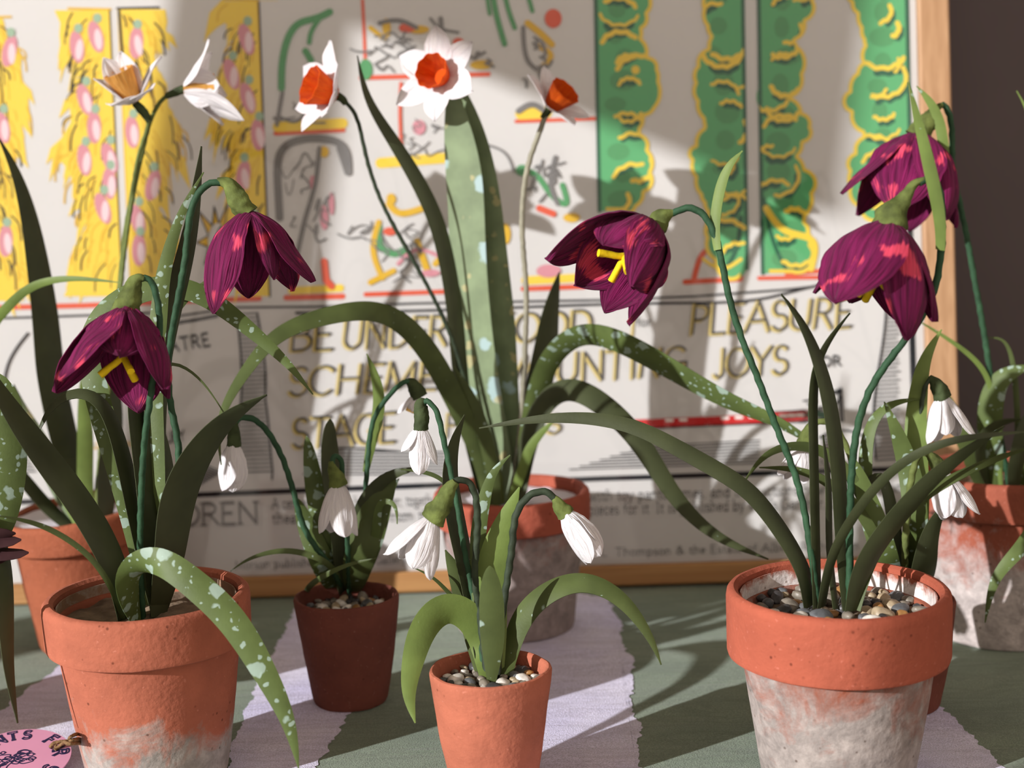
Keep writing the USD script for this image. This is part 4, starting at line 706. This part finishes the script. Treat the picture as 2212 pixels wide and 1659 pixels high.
leaf(q, [(1850, 1318), (1890, 1200), (1980, 1085), (2080, 1022), (2160, 988), (2240, 962)], 21, (.595, .58, .57), 'leaf_olive', tw=(30, 60), b0=.8, zb=zb)
leaf(q, [(1806, 1316), (1792, 1180), (1790, 1060), (1778, 940)], 13, (.595, .60, .60), 'leaf_dark', b0=.9, zb=zb)
leaf(q, [(1550, 540), (1545, 480), (1558, 400), (1578, 355), (1604, 326)], 22, (.60, .605, .605), 'leaf_lime', b0=.7, tw=20)
leaf(q, [(2031, 540), (2030, 480), (2012, 380), (1988, 280), (1962, 178)], 27, (.575, .57, .565), 'leaf_lime', b0=.7, tip=.6, tw=(30, 10))
stem(q, [(1768, 1310), (1750, 1180), (1722, 1040), (1682, 935), (1640, 825), (1600, 725), (1570, 620), (1552, 535), (1522, 467), (1488, 449), (1452, 462)], 15, (.59, .60, .605), zb=zb)
stem(q, [(1836, 1318), (1836, 1120), (1846, 960), (1868, 870), (1908, 795), (1972, 712), (2018, 625), (2034, 525), (2032, 430), (2014, 386), (1986, 396)], 16, (.59, .58, .575), zb=zb)
fritillary(q, [(1462, 457), (1450, 461), (1432, 470), (1418, 484), (1406, 496)], (5, 9, 20, 25, 27), .605, (1412, 492), (-112, 112, .40), 224,
    [(-40, .80, 1.35, 2, 0, 0), (-112, 1.16, 1.25, 6, 0, 0), (34, .98, 1.4, 2, 0, 0), (90, 1.12, 1.15, 2, 0, 0), (146, 1.0, 1.1, 4, 0, 0), (200, 1.0, 1.15, 4, 0, 0)], seed=7)
fritillary(q, [(1996, 388), (1976, 398), (1950, 432), (1928, 466), (1916, 494)], (6, 9, 17, 34, 38), .575, (1918, 482), (-44, 232, .02), 262,
    [(-42, 1.0, 1.4, 20, 0, 0), (28, 1.14, 1.05, 0, 0, 0), (84, .92, .95, 16, 0, 0), (140, .9, 1.0, 10, 0, 0), (196, .80, 1.0, 6, 0, 0), (-104, .84, 1.0, 16, 0, 0)], seed=9)
# small centre snowdrop
q = plant('paper_snowdrop', P3, .0480, 'paper snowdrop with two nodding blooms and a bud in the small orange front pot'); zb = .0498
leaf(q, [(1050, 1468), (1046, 1410), (1022, 1345), (970, 1316), (922, 1350), (892, 1430), (884, 1500), (897, 1562)], 64, (.60, .605, .60, .59, .58), 'leaf_lime', tw=(0, 0, -30, -10, 0), b0=.4, peak=.35, tip=.6, n=60, zb=zb, label='broad leaf curling over the left rim')
leaf(q, [(1062, 1472), (1064, 1400), (1062, 1310), (1058, 1222)], 54, (.588, .588, .585), 'leaf_olive', b0=.35, peak=.5, tip=.4, zb=zb, blunt=.6)
leaf(q, [(1075, 1455), (1066, 1330), (1062, 1230), (1082, 1150), (1104, 1095), (1122, 1052)], 66, (.606, .61, .61), 'leaf_lime', b0=.4, peak=.5, tip=.55, zb=zb)
leaf(q, [(1040, 1455), (1018, 1340), (994, 1262), (962, 1188)], 50, (.61, .62, .62), 'leaf_olive', b0=.5, peak=.5, tip=.5, zb=zb)
leaf(q, [(1094, 1460), (1104, 1400), (1132, 1330), (1190, 1276), (1260, 1258), (1330, 1286), (1382, 1342), (1412, 1395), (1428, 1436)], 46, (.605, .607, .60, .59, .58), 'leaf_olive', tw=(10, 30, 45, 30, 20), b0=.55, peak=.3, tip=.7, n=60, zb=zb, label='leaf arching over the right rim')
leaf(q, [(1045, 1450), (1032, 1250), (1035, 1140), (1046, 1080), (1066, 1022), (1102, 983)], 34, (.61, .625, .625), 'leaf_spotted', b0=.4, peak=.6, zb=zb)
leaf(q, [(1042, 1450), (1012, 1250), (984, 1110), (974, 1020), (984, 950), (1004, 896)], 40, (.612, .63, .63), 'leaf_dark', b0=.5, peak=.7, tip=.45, zb=zb)
leaf(q, [(1040, 1455), (1020, 1330), (985, 1296), (940, 1252), (888, 1224)], 9, (.61, .615, .61), 'leaf_olive', b0=.8, zb=zb)
leaf(q, [(985, 1100), (972, 1056), (935, 1026), (866, 1014)], 9, (.63, .632, .63), 'leaf_olive', b0=.8)
stem(q, [(1052, 1460), (1036, 1330), (1026, 1240), (1031, 1150), (1028, 1080), (1012, 1042), (988, 1038), (970, 1056)], 15, (.605, .605, .60), 'stem_dark', zb=zb)
stem(q, [(1046, 1456), (1024, 1300), (1002, 1180), (984, 1070), (966, 985), (952, 920), (938, 880), (920, 866), (912, 880)], 12, (.61, .625, .63), zb=zb)
stem(q, [(1074, 1460), (1090, 1290), (1106, 1180), (1114, 1115), (1140, 1074), (1175, 1062), (1206, 1084)], 16, (.608, .61, .61), 'stem_dark', zb=zb)
snowdrop(q, [(984, 1040), (972, 1056), (958, 1082), (945, 1106), (934, 1124)], (9, 15, 21, 24, 26), .60, (934, 1114), (-34, 110, .08), 134, [(-64, 1.0, 1.0, 30), (-6, .95, 1.05, 12), (52, 1.05, .9, 10), (110, .9, .9, 8), (180, .95, 1.0, 10), (240, .9, .9, 14)], seed=2)
snowdrop(q, [(920, 868), (912, 872), (910, 890), (909, 910), (909, 928)], (7, 13, 15, 16, 16), .63, (908, 920), (0, 100, .02), 108, [(-70, .62, 1.0, 28), (0, 1.02, 1.0, 4), (66, .85, .85, 16), (180, .9, 1.0, 8)], 'calyx_dark', seed=4)
snowdrop(q, [(1194, 1072), (1204, 1084), (1212, 1098), (1222, 1112)], (6, 12, 17, 19), .61, (1218, 1104), (78, 108, .05), 128, [(-40, 1, .95, 2), (20, 1.0, 1.0, 0), (100, .9, .9, 2), (180, 1, 1, 2), (250, 1, .9, 2)], seed=6, wide=.5, inner=False)
# dark pot snowdrop
q = plant('paper_snowdrop', P4, .0470, 'paper snowdrop with three white flowers in the small dark brown pot'); zb = .0475
leaf(q, [(746, 1282), (738, 1160), (722, 1050), (713, 960), (713, 905)], 42, (.70, .71, .71), 'leaf_dark', b0=.5, tip=.3, zb=zb, blunt=.5)
leaf(q, [(738, 1280), (706, 1180), (684, 1080), (670, 990), (662, 942)], 42, (.70, .715, .72), 'leaf_spotted', b0=.5, zb=zb, tip=.35, blunt=.6)
leaf(q, [(762, 1282), (778, 1200), (800, 1130), (824, 1075), (852, 1022)], 68, (.70, .70, .70), 'leaf_olive', b0=.4, peak=.55, tip=.4, zb=zb, blunt=.6)
leaf(q, [(766, 1278), (800, 1180), (826, 1100), (842, 1060), (862, 1034)], 46, (.708, .715, .715), 'leaf_spotted', b0=.4, peak=.6, zb=zb)
leaf(q, [(728, 1278), (692, 1205), (662, 1135), (640, 1075)], 52, (.70, .705, .705), 'leaf_spotted', b0=.45, peak=.55, tip=.5, zb=zb, blunt=.6)
leaf(q, [(735, 1280), (702, 1214), (640, 1192), (580, 1194), (530, 1212), (498, 1234)], 13, (.70, .69, .68), 'leaf_olive', b0=.9, zb=zb)
leaf(q, [(660, 1284), (690, 1250), (750, 1221), (812, 1206)], 12, (.695, .68, .675), 'leaf_olive', b0=.9, zb=zb)
leaf(q, [(766, 1280), (780, 1110), (806, 1060), (850, 1025), (912, 1010)], 34, (.705, .70, .69), 'leaf_dark', tw=(0, 30, 50), b0=.4, peak=.6, zb=zb)
leaf(q, [(770, 1275), (812, 1150), (826, 1085), (850, 1090), (858, 1132)], 20, (.705, .69, .685), 'leaf_spotted', b0=.4, peak=.7, zb=zb)
leaf(q, [(790, 1020), (806, 940), (818, 880), (812, 820), (792, 764)], 26, (.715, .72, .72), 'leaf_lime', b0=.5, peak=.5, tip=.5)
stem(q, [(740, 1280), (704, 1210), (662, 1150), (636, 1070), (610, 990), (582, 938), (548, 906), (516, 904), (506, 925)], 13, (.70, .70, .69), zb=zb)
stem(q, [(754, 1284), (751, 1180), (746, 1100), (740, 1030), (734, 990), (722, 986), (718, 1002)], 11, (.70, .69, .685), zb=zb)
stem(q, [(772, 1280), (785, 1110), (795, 990), (808, 905), (840, 855), (872, 826), (890, 824)], 11, (.705, .715, .72), zb=zb)
snowdrop(q, [(507, 912), (505, 926), (505, 945), (505, 964)], (7, 12, 14, 15), .69, (504, 956), (-2, 100, .0), 108, [(-50, 1, 1.15, 2), (15, 1.02, 1.1, -2), (80, .95, 1, 0), (150, 1, 1, 0), (220, 1, 1, 0)], 'calyx_dark', seed=8, wide=.52)
snowdrop(q, [(716, 996), (718, 1010), (724, 1028), (732, 1050)], (5, 10, 16, 21), .685, (731, 1042), (2, 110, .12), 126, [(-58, .95, 1.0, 14), (24, 1.02, 1.1, 12), (80, .98, 1.0, 10), (150, .9, 1, 6), (220, .9, 1, 6)], seed=10)
snowdrop(q, [(880, 822), (890, 828), (898, 842), (906, 858)], (6, 13, 17, 18), .72, (902, 852), (-18, 60, -.1), 80, [(-75, .72, .9, 22), (0, .5, .9, 8), (100, .5, .9, 8), (180, .6, 1, 8)], 'calyx_dark', seed=12)
# snowdrop behind the front right pot
q = plant('paper_snowdrop', P8, .0450, 'paper snowdrop with spotted leaves in the pot half hidden at right'); zb = .046
leaf(q, [(1932, 1290), (1908, 1190), (1880, 1100), (1856, 1020), (1846, 990)], 56, (.668, .67, .67), 'leaf_spotted', b0=.45, peak=.5, zb=zb)
leaf(q, [(1966, 1290), (1978, 1130), (1964, 1020), (1936, 930), (1910, 868)], 52, (.672, .68, .68), 'leaf_spotted', b0=.5, peak=.6, tip=.5, zb=zb)
leaf(q, [(1992, 1290), (2000, 1210), (2016, 1140), (2044, 1084)], 52, (.67, .665, .66), 'leaf_dark', b0=.6, peak=.4, tip=.6, zb=zb)
leaf(q, [(1955, 1290), (1880, 1120), (1870, 980), (1890, 905), (1930, 872), (1986, 862)], 30, (.68, .69, .69), 'leaf_spotted', tw=(0, 40), b0=.5, zb=zb)
leaf(q, [(1975, 1290), (1985, 1080), (1978, 950), (1984, 850), (2000, 775), (2034, 712)], 48, (.675, .69, .70), 'leaf_lime', b0=.4, peak=.65, tip=.45, zb=zb, label='tall lit leaf')
leaf(q, [(1950, 1290), (1890, 1160), (1846, 1092), (1780, 1038), (1710, 1014), (1640, 1010)], 24, (.67, .66, .66), 'leaf_olive', tw=(0, 40), b0=.6, zb=zb)
leaf(q, [(1945, 1290), (1870, 1090), (1800, 990), (1720, 964), (1655, 984), (1608, 1040)], 25, (.675, .67, .665), 'leaf_olive', tw=(0, 40), b0=.6, zb=zb)
leaf(q, [(1960, 1290), (1930, 1120), (1900, 1030), (1870, 1050), (1850, 1090)], 26, (.675, .68, .68), 'leaf_dark', b0=.5, zb=zb)
stem(q, [(1962, 1290), (1966, 1120), (1972, 1050), (1978, 960), (1990, 880), (2000, 832), (2012, 815)], 9, (.675, .69, .69), 'stem_dark', zb=zb)
stem(q, [(1954, 1290), (1956, 1160), (1964, 1070), (1974, 1010), (1990, 978), (2008, 982)], 15, (.67, .67, .66), 'stem_olive', zb=zb)
stem(q, [(1920, 1290), (1896, 1200), (1870, 1090), (1834, 980), (1796, 916), (1766, 912), (1750, 930)], 14, (.672, .68, .68), 'stem_olive', zb=zb)
snowdrop(q, [(2008, 814), (2020, 826), (2028, 842), (2036, 860)], (5, 12, 17, 20), .69, (2034, 852), (8, 110, .0), 116, [(-70, .98, 1, 14), (-10, .8, .9, 10), (64, 1.0, 1.1, 26), (120, .9, 1, 14), (200, .95, 1, 8)], 'calyx_dark', seed=14)
snowdrop(q, [(2004, 980), (2016, 990), (2026, 1006), (2032, 1024)], (7, 12, 17, 20), .66, (2031, 1016), (34, 112, .05), 126, [(-44, .84, 1.1, 12), (16, .9, 1.05, 4), (66, .98, 1.0, 16), (150, .9, 1, 6), (220, .9, 1, 6)], seed=16)
snowdrop(q, [(1756, 914), (1750, 926), (1744, 944), (1736, 966)], (6, 12, 17, 22), .68, (1737, 958), (-20, 92, .1), 100, [(-60, .95, 1.1, 26), (0, .8, 1.0, 22), (60, .9, 1.1, 20), (140, .9, 1, 12), (220, .9, 1, 12)], seed=18)
# back middle daffodil
q = plant('paper_daffodil', P5, .0722, 'tall paper daffodil with three orange cupped flowers in the back middle pot'); zb = .074
leaf(q, [(1090, 1088), (1078, 1000), (1046, 850), (1022, 700), (1010, 550), (1003, 400), (988, 280), (972, 172)], 78, (.815, .812, .81), 'leaf_blue', tw=(30, 30), b0=.55, peak=.5, tip=.25, zb=zb, label='broad pale blotched leaf', fold=.05)
leaf(q, [(1104, 1085), (1102, 950), (1092, 820), (1082, 690), (1066, 550), (1048, 400), (1022, 270), (984, 160)], 58, (.822, .822, .82), 'leaf_blue', tw=(30, 30), b0=.55, peak=.5, tip=.35, zb=zb, fold=.05)
leaf(q, [(1050, 1085), (1030, 1000), (1002, 860), (986, 700), (970, 585), (940, 470), (892, 372), (842, 292), (795, 210), (772, 120)], 34, (.81, .805, .80), 'leaf_dark', tw=(0, 20), b0=.7, tip=.4, n=60, zb=zb)
leaf(q, [(1112, 1085), (1140, 960), (1164, 850), (1180, 760), (1190, 680), (1208, 588)], 56, (.82, .82, .815), 'leaf_dark', b0=.45, peak=.5, tip=.5, zb=zb)
leaf(q, [(1118, 1088), (1146, 910), (1186, 785), (1250, 728), (1330, 737), (1450, 800), (1580, 870), (1690, 918), (1794, 986)], 46, (.812, .80, .77, .74, .71), 'leaf_spotted', tw=(0, 30, 50, 50), b0=.6, tip=.5, n=70, zb=zb, label='leaf arching far right')
leaf(q, [(1116, 1092), (1164, 890), (1226, 842), (1300, 872), (1380, 952), (1452, 1062), (1542, 1152), (1660, 1208)], 48, (.808, .79, .76, .73, .70), 'leaf_dark', tw=(0, 20, 20, 0), b0=.6, peak=.4, tip=.6, n=60, zb=zb)
leaf(q, [(1060, 1092), (1040, 1000), (1000, 900), (930, 768), (862, 694), (790, 671), (690, 686), (600, 725), (532, 800), (486, 880), (473, 940), (478, 1004)], 46, (.81, .79, .76, .73, .70, .68), 'leaf_olive', tw=(0, 0, 30, 40, 20), b0=.6, peak=.3, tip=.7, n=80, zb=zb, label='long leaf arching far left')
leaf(q, [(1075, 1092), (1056, 980), (1025, 880), (980, 790)], 30, (.80, .795, .79), 'leaf_olive', b0=.6, zb=zb)
leaf(q, [(1100, 1090), (1130, 1010), (1150, 960), (1200, 905)], 22, (.80, .79, .79), 'leaf_lime', b0=.6, zb=zb)
stem(q, [(1062, 1090), (1030, 930), (986, 760), (940, 650), (880, 540), (822, 430), (788, 325), (766, 245), (738, 214)], 9, (.81, .80, .795), 'stem_dark', zb=zb)
stem(q, [(1085, 1088), (1070, 850), (1040, 550), (1015, 320), (992, 215), (972, 178)], 10, (.825, .826, .80), 'stem_olive', zb=zb)
stem(q, [(1104, 1088), (1122, 950), (1132, 800), (1136, 620), (1128, 500), (1138, 370), (1160, 300), (1178, 250)], 12, (.81, .81, .81), 'stem_pale', zb=zb)
daffodil(q, [(748, 224), (736, 212), (722, 206)], (6, 9, 8), .795, (722, 205), (-60, -18, .55), 118, [(-90, 1.0, 1, 62), (-28, 1.0, 1, 58), (32, .95, 1, 62), (92, .95, 1.1, 60), (150, .9, .9, 60), (208, 1.0, 1.0, 60)], 62, 42, 'crepe_orange', seed=21)
daffodil(q, [(978, 190), (966, 178), (956, 168)], (7, 9, 8), .795, (956, 167), (-30, -8, .86), 118, [(14, .98, 1.1, 72), (74, .95, 1, 72), (134, 1.0, 1.05, 72), (194, 1.0, 1, 76), (254, .95, 1.05, 72), (314, .95, 1, 72)], 48, 38, 'crepe_orange', seed=22)
daffodil(q, [(1172, 256), (1180, 244), (1188, 234)], (6, 8, 8), .81, (1190, 230), (30, -28, .55), 96, [(0, .95, 1, 66), (60, 1.0, 1, 66), (120, 1.0, 1, 66), (180, .95, 1.0, 66), (240, .95, 1, 66), (300, .9, 1, 66)], 52, 34, 'crepe_orange', seed=23)
# back left daffodil
q = plant('paper_daffodil', P7, .0722, 'paper daffodil with two pale yellow cupped flowers in the wavy back left pot'); zb = .074
leaf(q, [(196, 1140), (162, 1025), (132, 905), (112, 800), (102, 700), (82, 560), (60, 452), (30, 362), (-4, 296)], 58, (.812, .81, .80), 'leaf_dark', b0=.6, peak=.35, tip=.6, zb=zb, label='tall dark leaf')
leaf(q, [(180, 1142), (132, 1052), (84, 960), (44, 880), (30, 830)], 46, (.81, .80, .80), 'leaf_blue', b0=.6, zb=zb)
leaf(q, [(194, 1142), (184, 1050), (184, 950), (180, 870), (176, 810)], 34, (.80, .80, .80), 'leaf_lime', b0=.7, zb=zb)
leaf(q, [(226, 1142), (236, 1010), (246, 900), (240, 800), (232, 760)], 42, (.81, .815, .815), 'leaf_dark', b0=.6, zb=zb)
leaf(q, [(160, 1146), (96, 1086), (40, 1020), (-10, 960)], 28, (.80, .79, .78), 'leaf_dark', b0=.7, zb=zb)
leaf(q, [(174, 1146), (90, 980), (10, 860), (-30, 780), (-20, 710), (12, 668), (65, 622), (150, 602), (262, 611)], 24, (.81, .79, .78, .77, .76), 'leaf_lime', b0=.7, tip=.5, n=60, zb=zb)
leaf(q, [(200, 1142), (150, 960), (130, 880), (104, 840)], 44, (.815, .82, .82), 'leaf_dark', b0=.6, zb=zb)
stem(q, [(208, 1140), (218, 1000), (240, 800), (262, 610), (275, 500), (292, 400), (312, 310), (334, 240), (362, 206), (384, 200)], 9, (.81, .81, .81), 'stem_olive', zb=zb)
stem(q, [(202, 1140), (214, 1000), (236, 800), (258, 610), (270, 500), (288, 400), (304, 320), (320, 262), (304, 232)], 9, (.812, .812, .80), 'stem_olive', zb=zb)
daffodil(q, [(322, 262), (312, 246), (300, 230), (290, 222)], (6, 9, 9, 8), .80, (290, 220), (-26, -58, .42), 112, [(38, .62, 1.3, 66), (92, .92, 1.1, 26), (150, 1.10, 1, 12), (206, 1.08, 1.1, 14), (262, 1.05, 1.0, 52), (318, .80, 1.1, 74)], 72, 32, 'crepe_yellow', seed=24)
daffodil(q, [(358, 208), (372, 202), (388, 196), (400, 194)], (6, 8, 9, 9), .80, (398, 195), (64, -4, -.12), 128, [(0, .75, 1.2, 16), (62, 1.0, 1, 56), (118, .95, 1, 56), (180, .9, 1, 30), (245, .9, 1, 40), (-62, 1.25, 1.1, 30)], 66, 32, 'crepe_yellow', seed=25)
# back right fritillary
q = plant('paper_fritillary', P6, .0790, 'paper fritillary with one high plum bell in the back right pot'); zb = .080
stem(q, [(2180, 1052), (2164, 960), (2142, 830), (2126, 720), (2106, 610), (2082, 480), (2058, 360), (2056, 280), (2046, 236), (2034, 226), (2022, 236)], 13, (.78, .775, .77), 'stem_green', zb=zb)
fritillary(q, [(2036, 226), (2022, 236), (2008, 256), (1994, 276), (1982, 296)], (5, 9, 19, 24, 30), .77, (1984, 288), (-36, 205, .0), 228, [(-82, .96, .9, 28, 0, 0), (-24, 1.0, 1.3, 6, 0, 0), (38, 1.0, 1.2, 8, 0, 0), (96, 1.0, 1.0, 12, 0, 0), (158, 1.05, 1.0, 10, 0, 0), (220, 1.0, 1.0, 14, 0, 0)], seed=11, stamens=False)
leaf(q, [(2150, 1052), (2138, 940), (2146, 850), (2172, 812), (2230, 790)], 52, (.78, .775, .77), 'leaf_spotted', b0=.6, tw=(0, 20), zb=zb)
leaf(q, [(2120, 1052), (2092, 960), (2060, 890), (2048, 850)], 44, (.772, .77, .77), 'leaf_olive', b0=.5, zb=zb)
leaf(q, [(2190, 1056), (2206, 960), (2225, 880)], 34, (.775, .77, .77), 'leaf_dark', b0=.6, zb=zb)
leaf(q, [(2162, 1054), (2150, 900), (2128, 808), (2070, 748), (1972, 686)], 11, (.78, .775, .77), 'leaf_lime', b0=.8, zb=zb)
leaf(q, [(2140, 1052), (2120, 960), (2150, 920), (2205, 905)], 22, (.775, .765, .76), 'leaf_dark', b0=.6, zb=zb)
leaf(q, [(2056, 400), (2044, 360), (2036, 300), (2018, 236), (1980, 186)], 22, (.768, .765, .765), 'leaf_lime', b0=.7)
leaf(q, [(2200, 1054), (2190, 800), (2165, 735), (2130, 730)], 12, (.78, .78, .78), 'leaf_olive', b0=.8, zb=zb)
leaf(q, [(2215, 1050), (2232, 1000), (2255, 1030), (2245, 1120), (2195, 1195), (2152, 1250), (2128, 1345)], 40, (.765, .75, .72, .70, .69, .69, .69), 'leaf_spotted', b0=.5, tip=.6, n=50)
leaf(q, [(2240, 1052), (2250, 700), (2235, 350), (2222, 250), (2196, 196)], 22, (.78, .78, .78), 'leaf_lime', b0=.5, zb=zb)
# plant in a pot just outside the picture on the left; its hanging leaves show at the edge
P9 = (-.305, .668, 0)
pot(P9, .083, .0440, .0310, ('clay_left', 'clay_left_rim'), 'terracotta pot standing outside the left edge of the photo', band=.02, seed=9)
fill('soil', P9, .0375, .0795, 'soil_sand', 'soil in the pot outside the left edge', 'soil', .002, 'stuff', 9)
q = plant('paper_hellebore', P9, .0795, 'paper plant with a hanging spotted leaf and a maroon leaf at the left edge')
leaf(q, [(-230, 1230), (-180, 1000), (-90, 850), (-10, 850), (16, 950), (14, 1060), (4, 1170)], 80, (.665, .64, .62, .61, .61), 'leaf_spotted', b0=.5, peak=.5, tip=.2, n=50, zb=.0815, label='pale spotted leaf', blunt=.5)
leaf(q, [(-220, 1250), (-190, 1080), (-70, 1080), (0, 1200), (14, 1330), (20, 1440), (38, 1562)], 44, (.66, .63, .60, .59, .585), 'leaf_dark', b0=.6, peak=.4, tip=.5, n=50, zb=.0815, label='dark hanging leaf')
for k, (ex, ey, sx, sy) in enumerate(((34, 1152, -100, 1140), (46, 1166, -100, 1164), (62, 1194, -100, 1186), (20, 1206, -90, 1200))):
    leaf(q, [(-220, 1240), (-200, 1080), (sx - 20, sy - 50), (-40, (sy + ey) / 2 + 2), (ex, ey)], 36, (.66, .63, .60, .60), 'leaf_maroon', tw=-50, b0=.5, peak=.6, tip=.25, zb=.0815, blunt=.4)

# ------------------------------------------------------------------ pink swing tag tied to the front left pot
ctr = onz(38, 1640, .006); tn = np.array([.05, -.20, 1.0]); tn /= np.linalg.norm(tn)
tx = np.array([1.0, .12, 0]); tx -= tn * (tx @ tn); tx /= np.linalg.norm(tx); ty = np.cross(tn, tx); TR = pxm(112, ctr)
def tg(u, v, h=0.0): u, v = np.broadcast_arrays(np.asarray(u, float), np.asarray(v, float)); return ctr + u[..., None] * tx + v[..., None] * ty + tn * h
hole = (TR * .72 * math.cos(math.radians(22)), TR * .72 * math.sin(math.radians(22)))
disc = Point(0, 0).buffer(TR, 48).difference(Point(*hole).buffer(.0016, 10))
def flat(poly, h0, h1):
    ms = [trimesh.creation.extrude_polygon(g, h1 - h0, engine='earcut') for g in getattr(poly, 'geoms', [poly]) if g.area > 1e-9]; m = cat(ms); v = m.vertices; return trimesh.Trimesh(ctr + v[:, :1] * tx + v[:, 1:2] * ty + (v[:, 2:] + h0) * tn, m.faces)
tg_ = thing('swing_tag', ctr, label='round pink card tag with dark lettering lying beside the front left pot', cat='tag')
obj('card', flat(disc, 0, .0006), 'tag_pink', tg_, smooth=False)
shapes = []
for i, ch in enumerate('PLANTS FOR S'):
    ang = 184 - i * 19.5
    g, w = glyphs(ch, TR * .27, .24, serif=True, contrast=.7) if ch != ' ' else ([], 0)
    for s in g: shapes.append(affinity.rotate(affinity.translate(s, -w / 2, TR * .66), ang - 90, origin=(0, 0)))
inner_cut = [affinity.scale(s, .99, .99) for s in shapes]
ln = unary_union(shapes); ln = ln.difference(ln.buffer(-TR * .014).buffer(0)) if True else ln
obj('lettering', flat(ln.buffer(TR * .008).intersection(disc), .0006, .00072), 'tag_ink', tg_, smooth=False)
dr = []; rr_ = random.Random(5)
for k in range(16):
    cx_, cy_ = TR * (-.05 + rr_.uniform(-.3, .34)), TR * (-.08 + rr_.uniform(-.22, .3)); rad_ = TR * rr_.uniform(.05, .12)
    p = [(cx_ + rad_ * math.cos(t) * rr_.uniform(.7, 1.3), cy_ + rad_ * .7 * math.sin(t) * rr_.uniform(.7, 1.3)) for t in np.linspace(0, 6.0, 8)]
    dr.append(LineString(spline(np.array(p), 30)).buffer(TR * .013))
for x_ in (-.4, -.28, -.15): dr.append(LineString(spline(np.array([(TR * (x_ + .1), -TR * .1), (TR * x_, -TR * .3), (TR * (x_ + .05), -TR * .5)]), 16)).buffer(TR * .012))
obj('drawing', flat(unary_union(dr).intersection(disc), .0006, .0007), 'tag_ink', tg_, smooth=False, label='line drawing of flowers in a bowl')
hw_ = tg(*hole)
potl = lambda px, py: at(px, py, .585)
for pts_, r_ in (([hw_ - tn * .001, hw_ + tn * .0035 + tx * .001, hw_ + tn * .004 + tx * .004, at(152, 1592, .592), at(176, 1583, .612), at(205, 1578, .64)], .0010), ([hw_ + tn * .0015 - tx * .002, hw_ + tn * .0035, hw_ + tn * .003 + tx * .004, at(154, 1600, .592), at(180, 1596, .612), at(208, 1592, .64)], .0012), ([hw_ - ty * .002 + tn * .001, hw_ + tn * .003 + tx * .003 - ty * .001, at(148, 1606, .590), at(182, 1603, .612), at(210, 1600, .64)], .0011)):
    obj('twine', tube(spline(pts_, 90), r_ * .72, 10, twist=2600, depth=.16, wob=.2), 'twine', tg_, smooth=60)

# a stray pale thread hanging from the collar of the front right pot
th_ = obj('thread', tube(spline([at(1944, 1330, .578), at(1946, 1420, .572), at(1948, 1540, .572), onz(1952, 1690, .0012)], 40), .00013, 6), 'filler_paper', smooth=60)
tag(th_, 'fine pale loose thread hanging down the right side of the front right pot', 'thread')
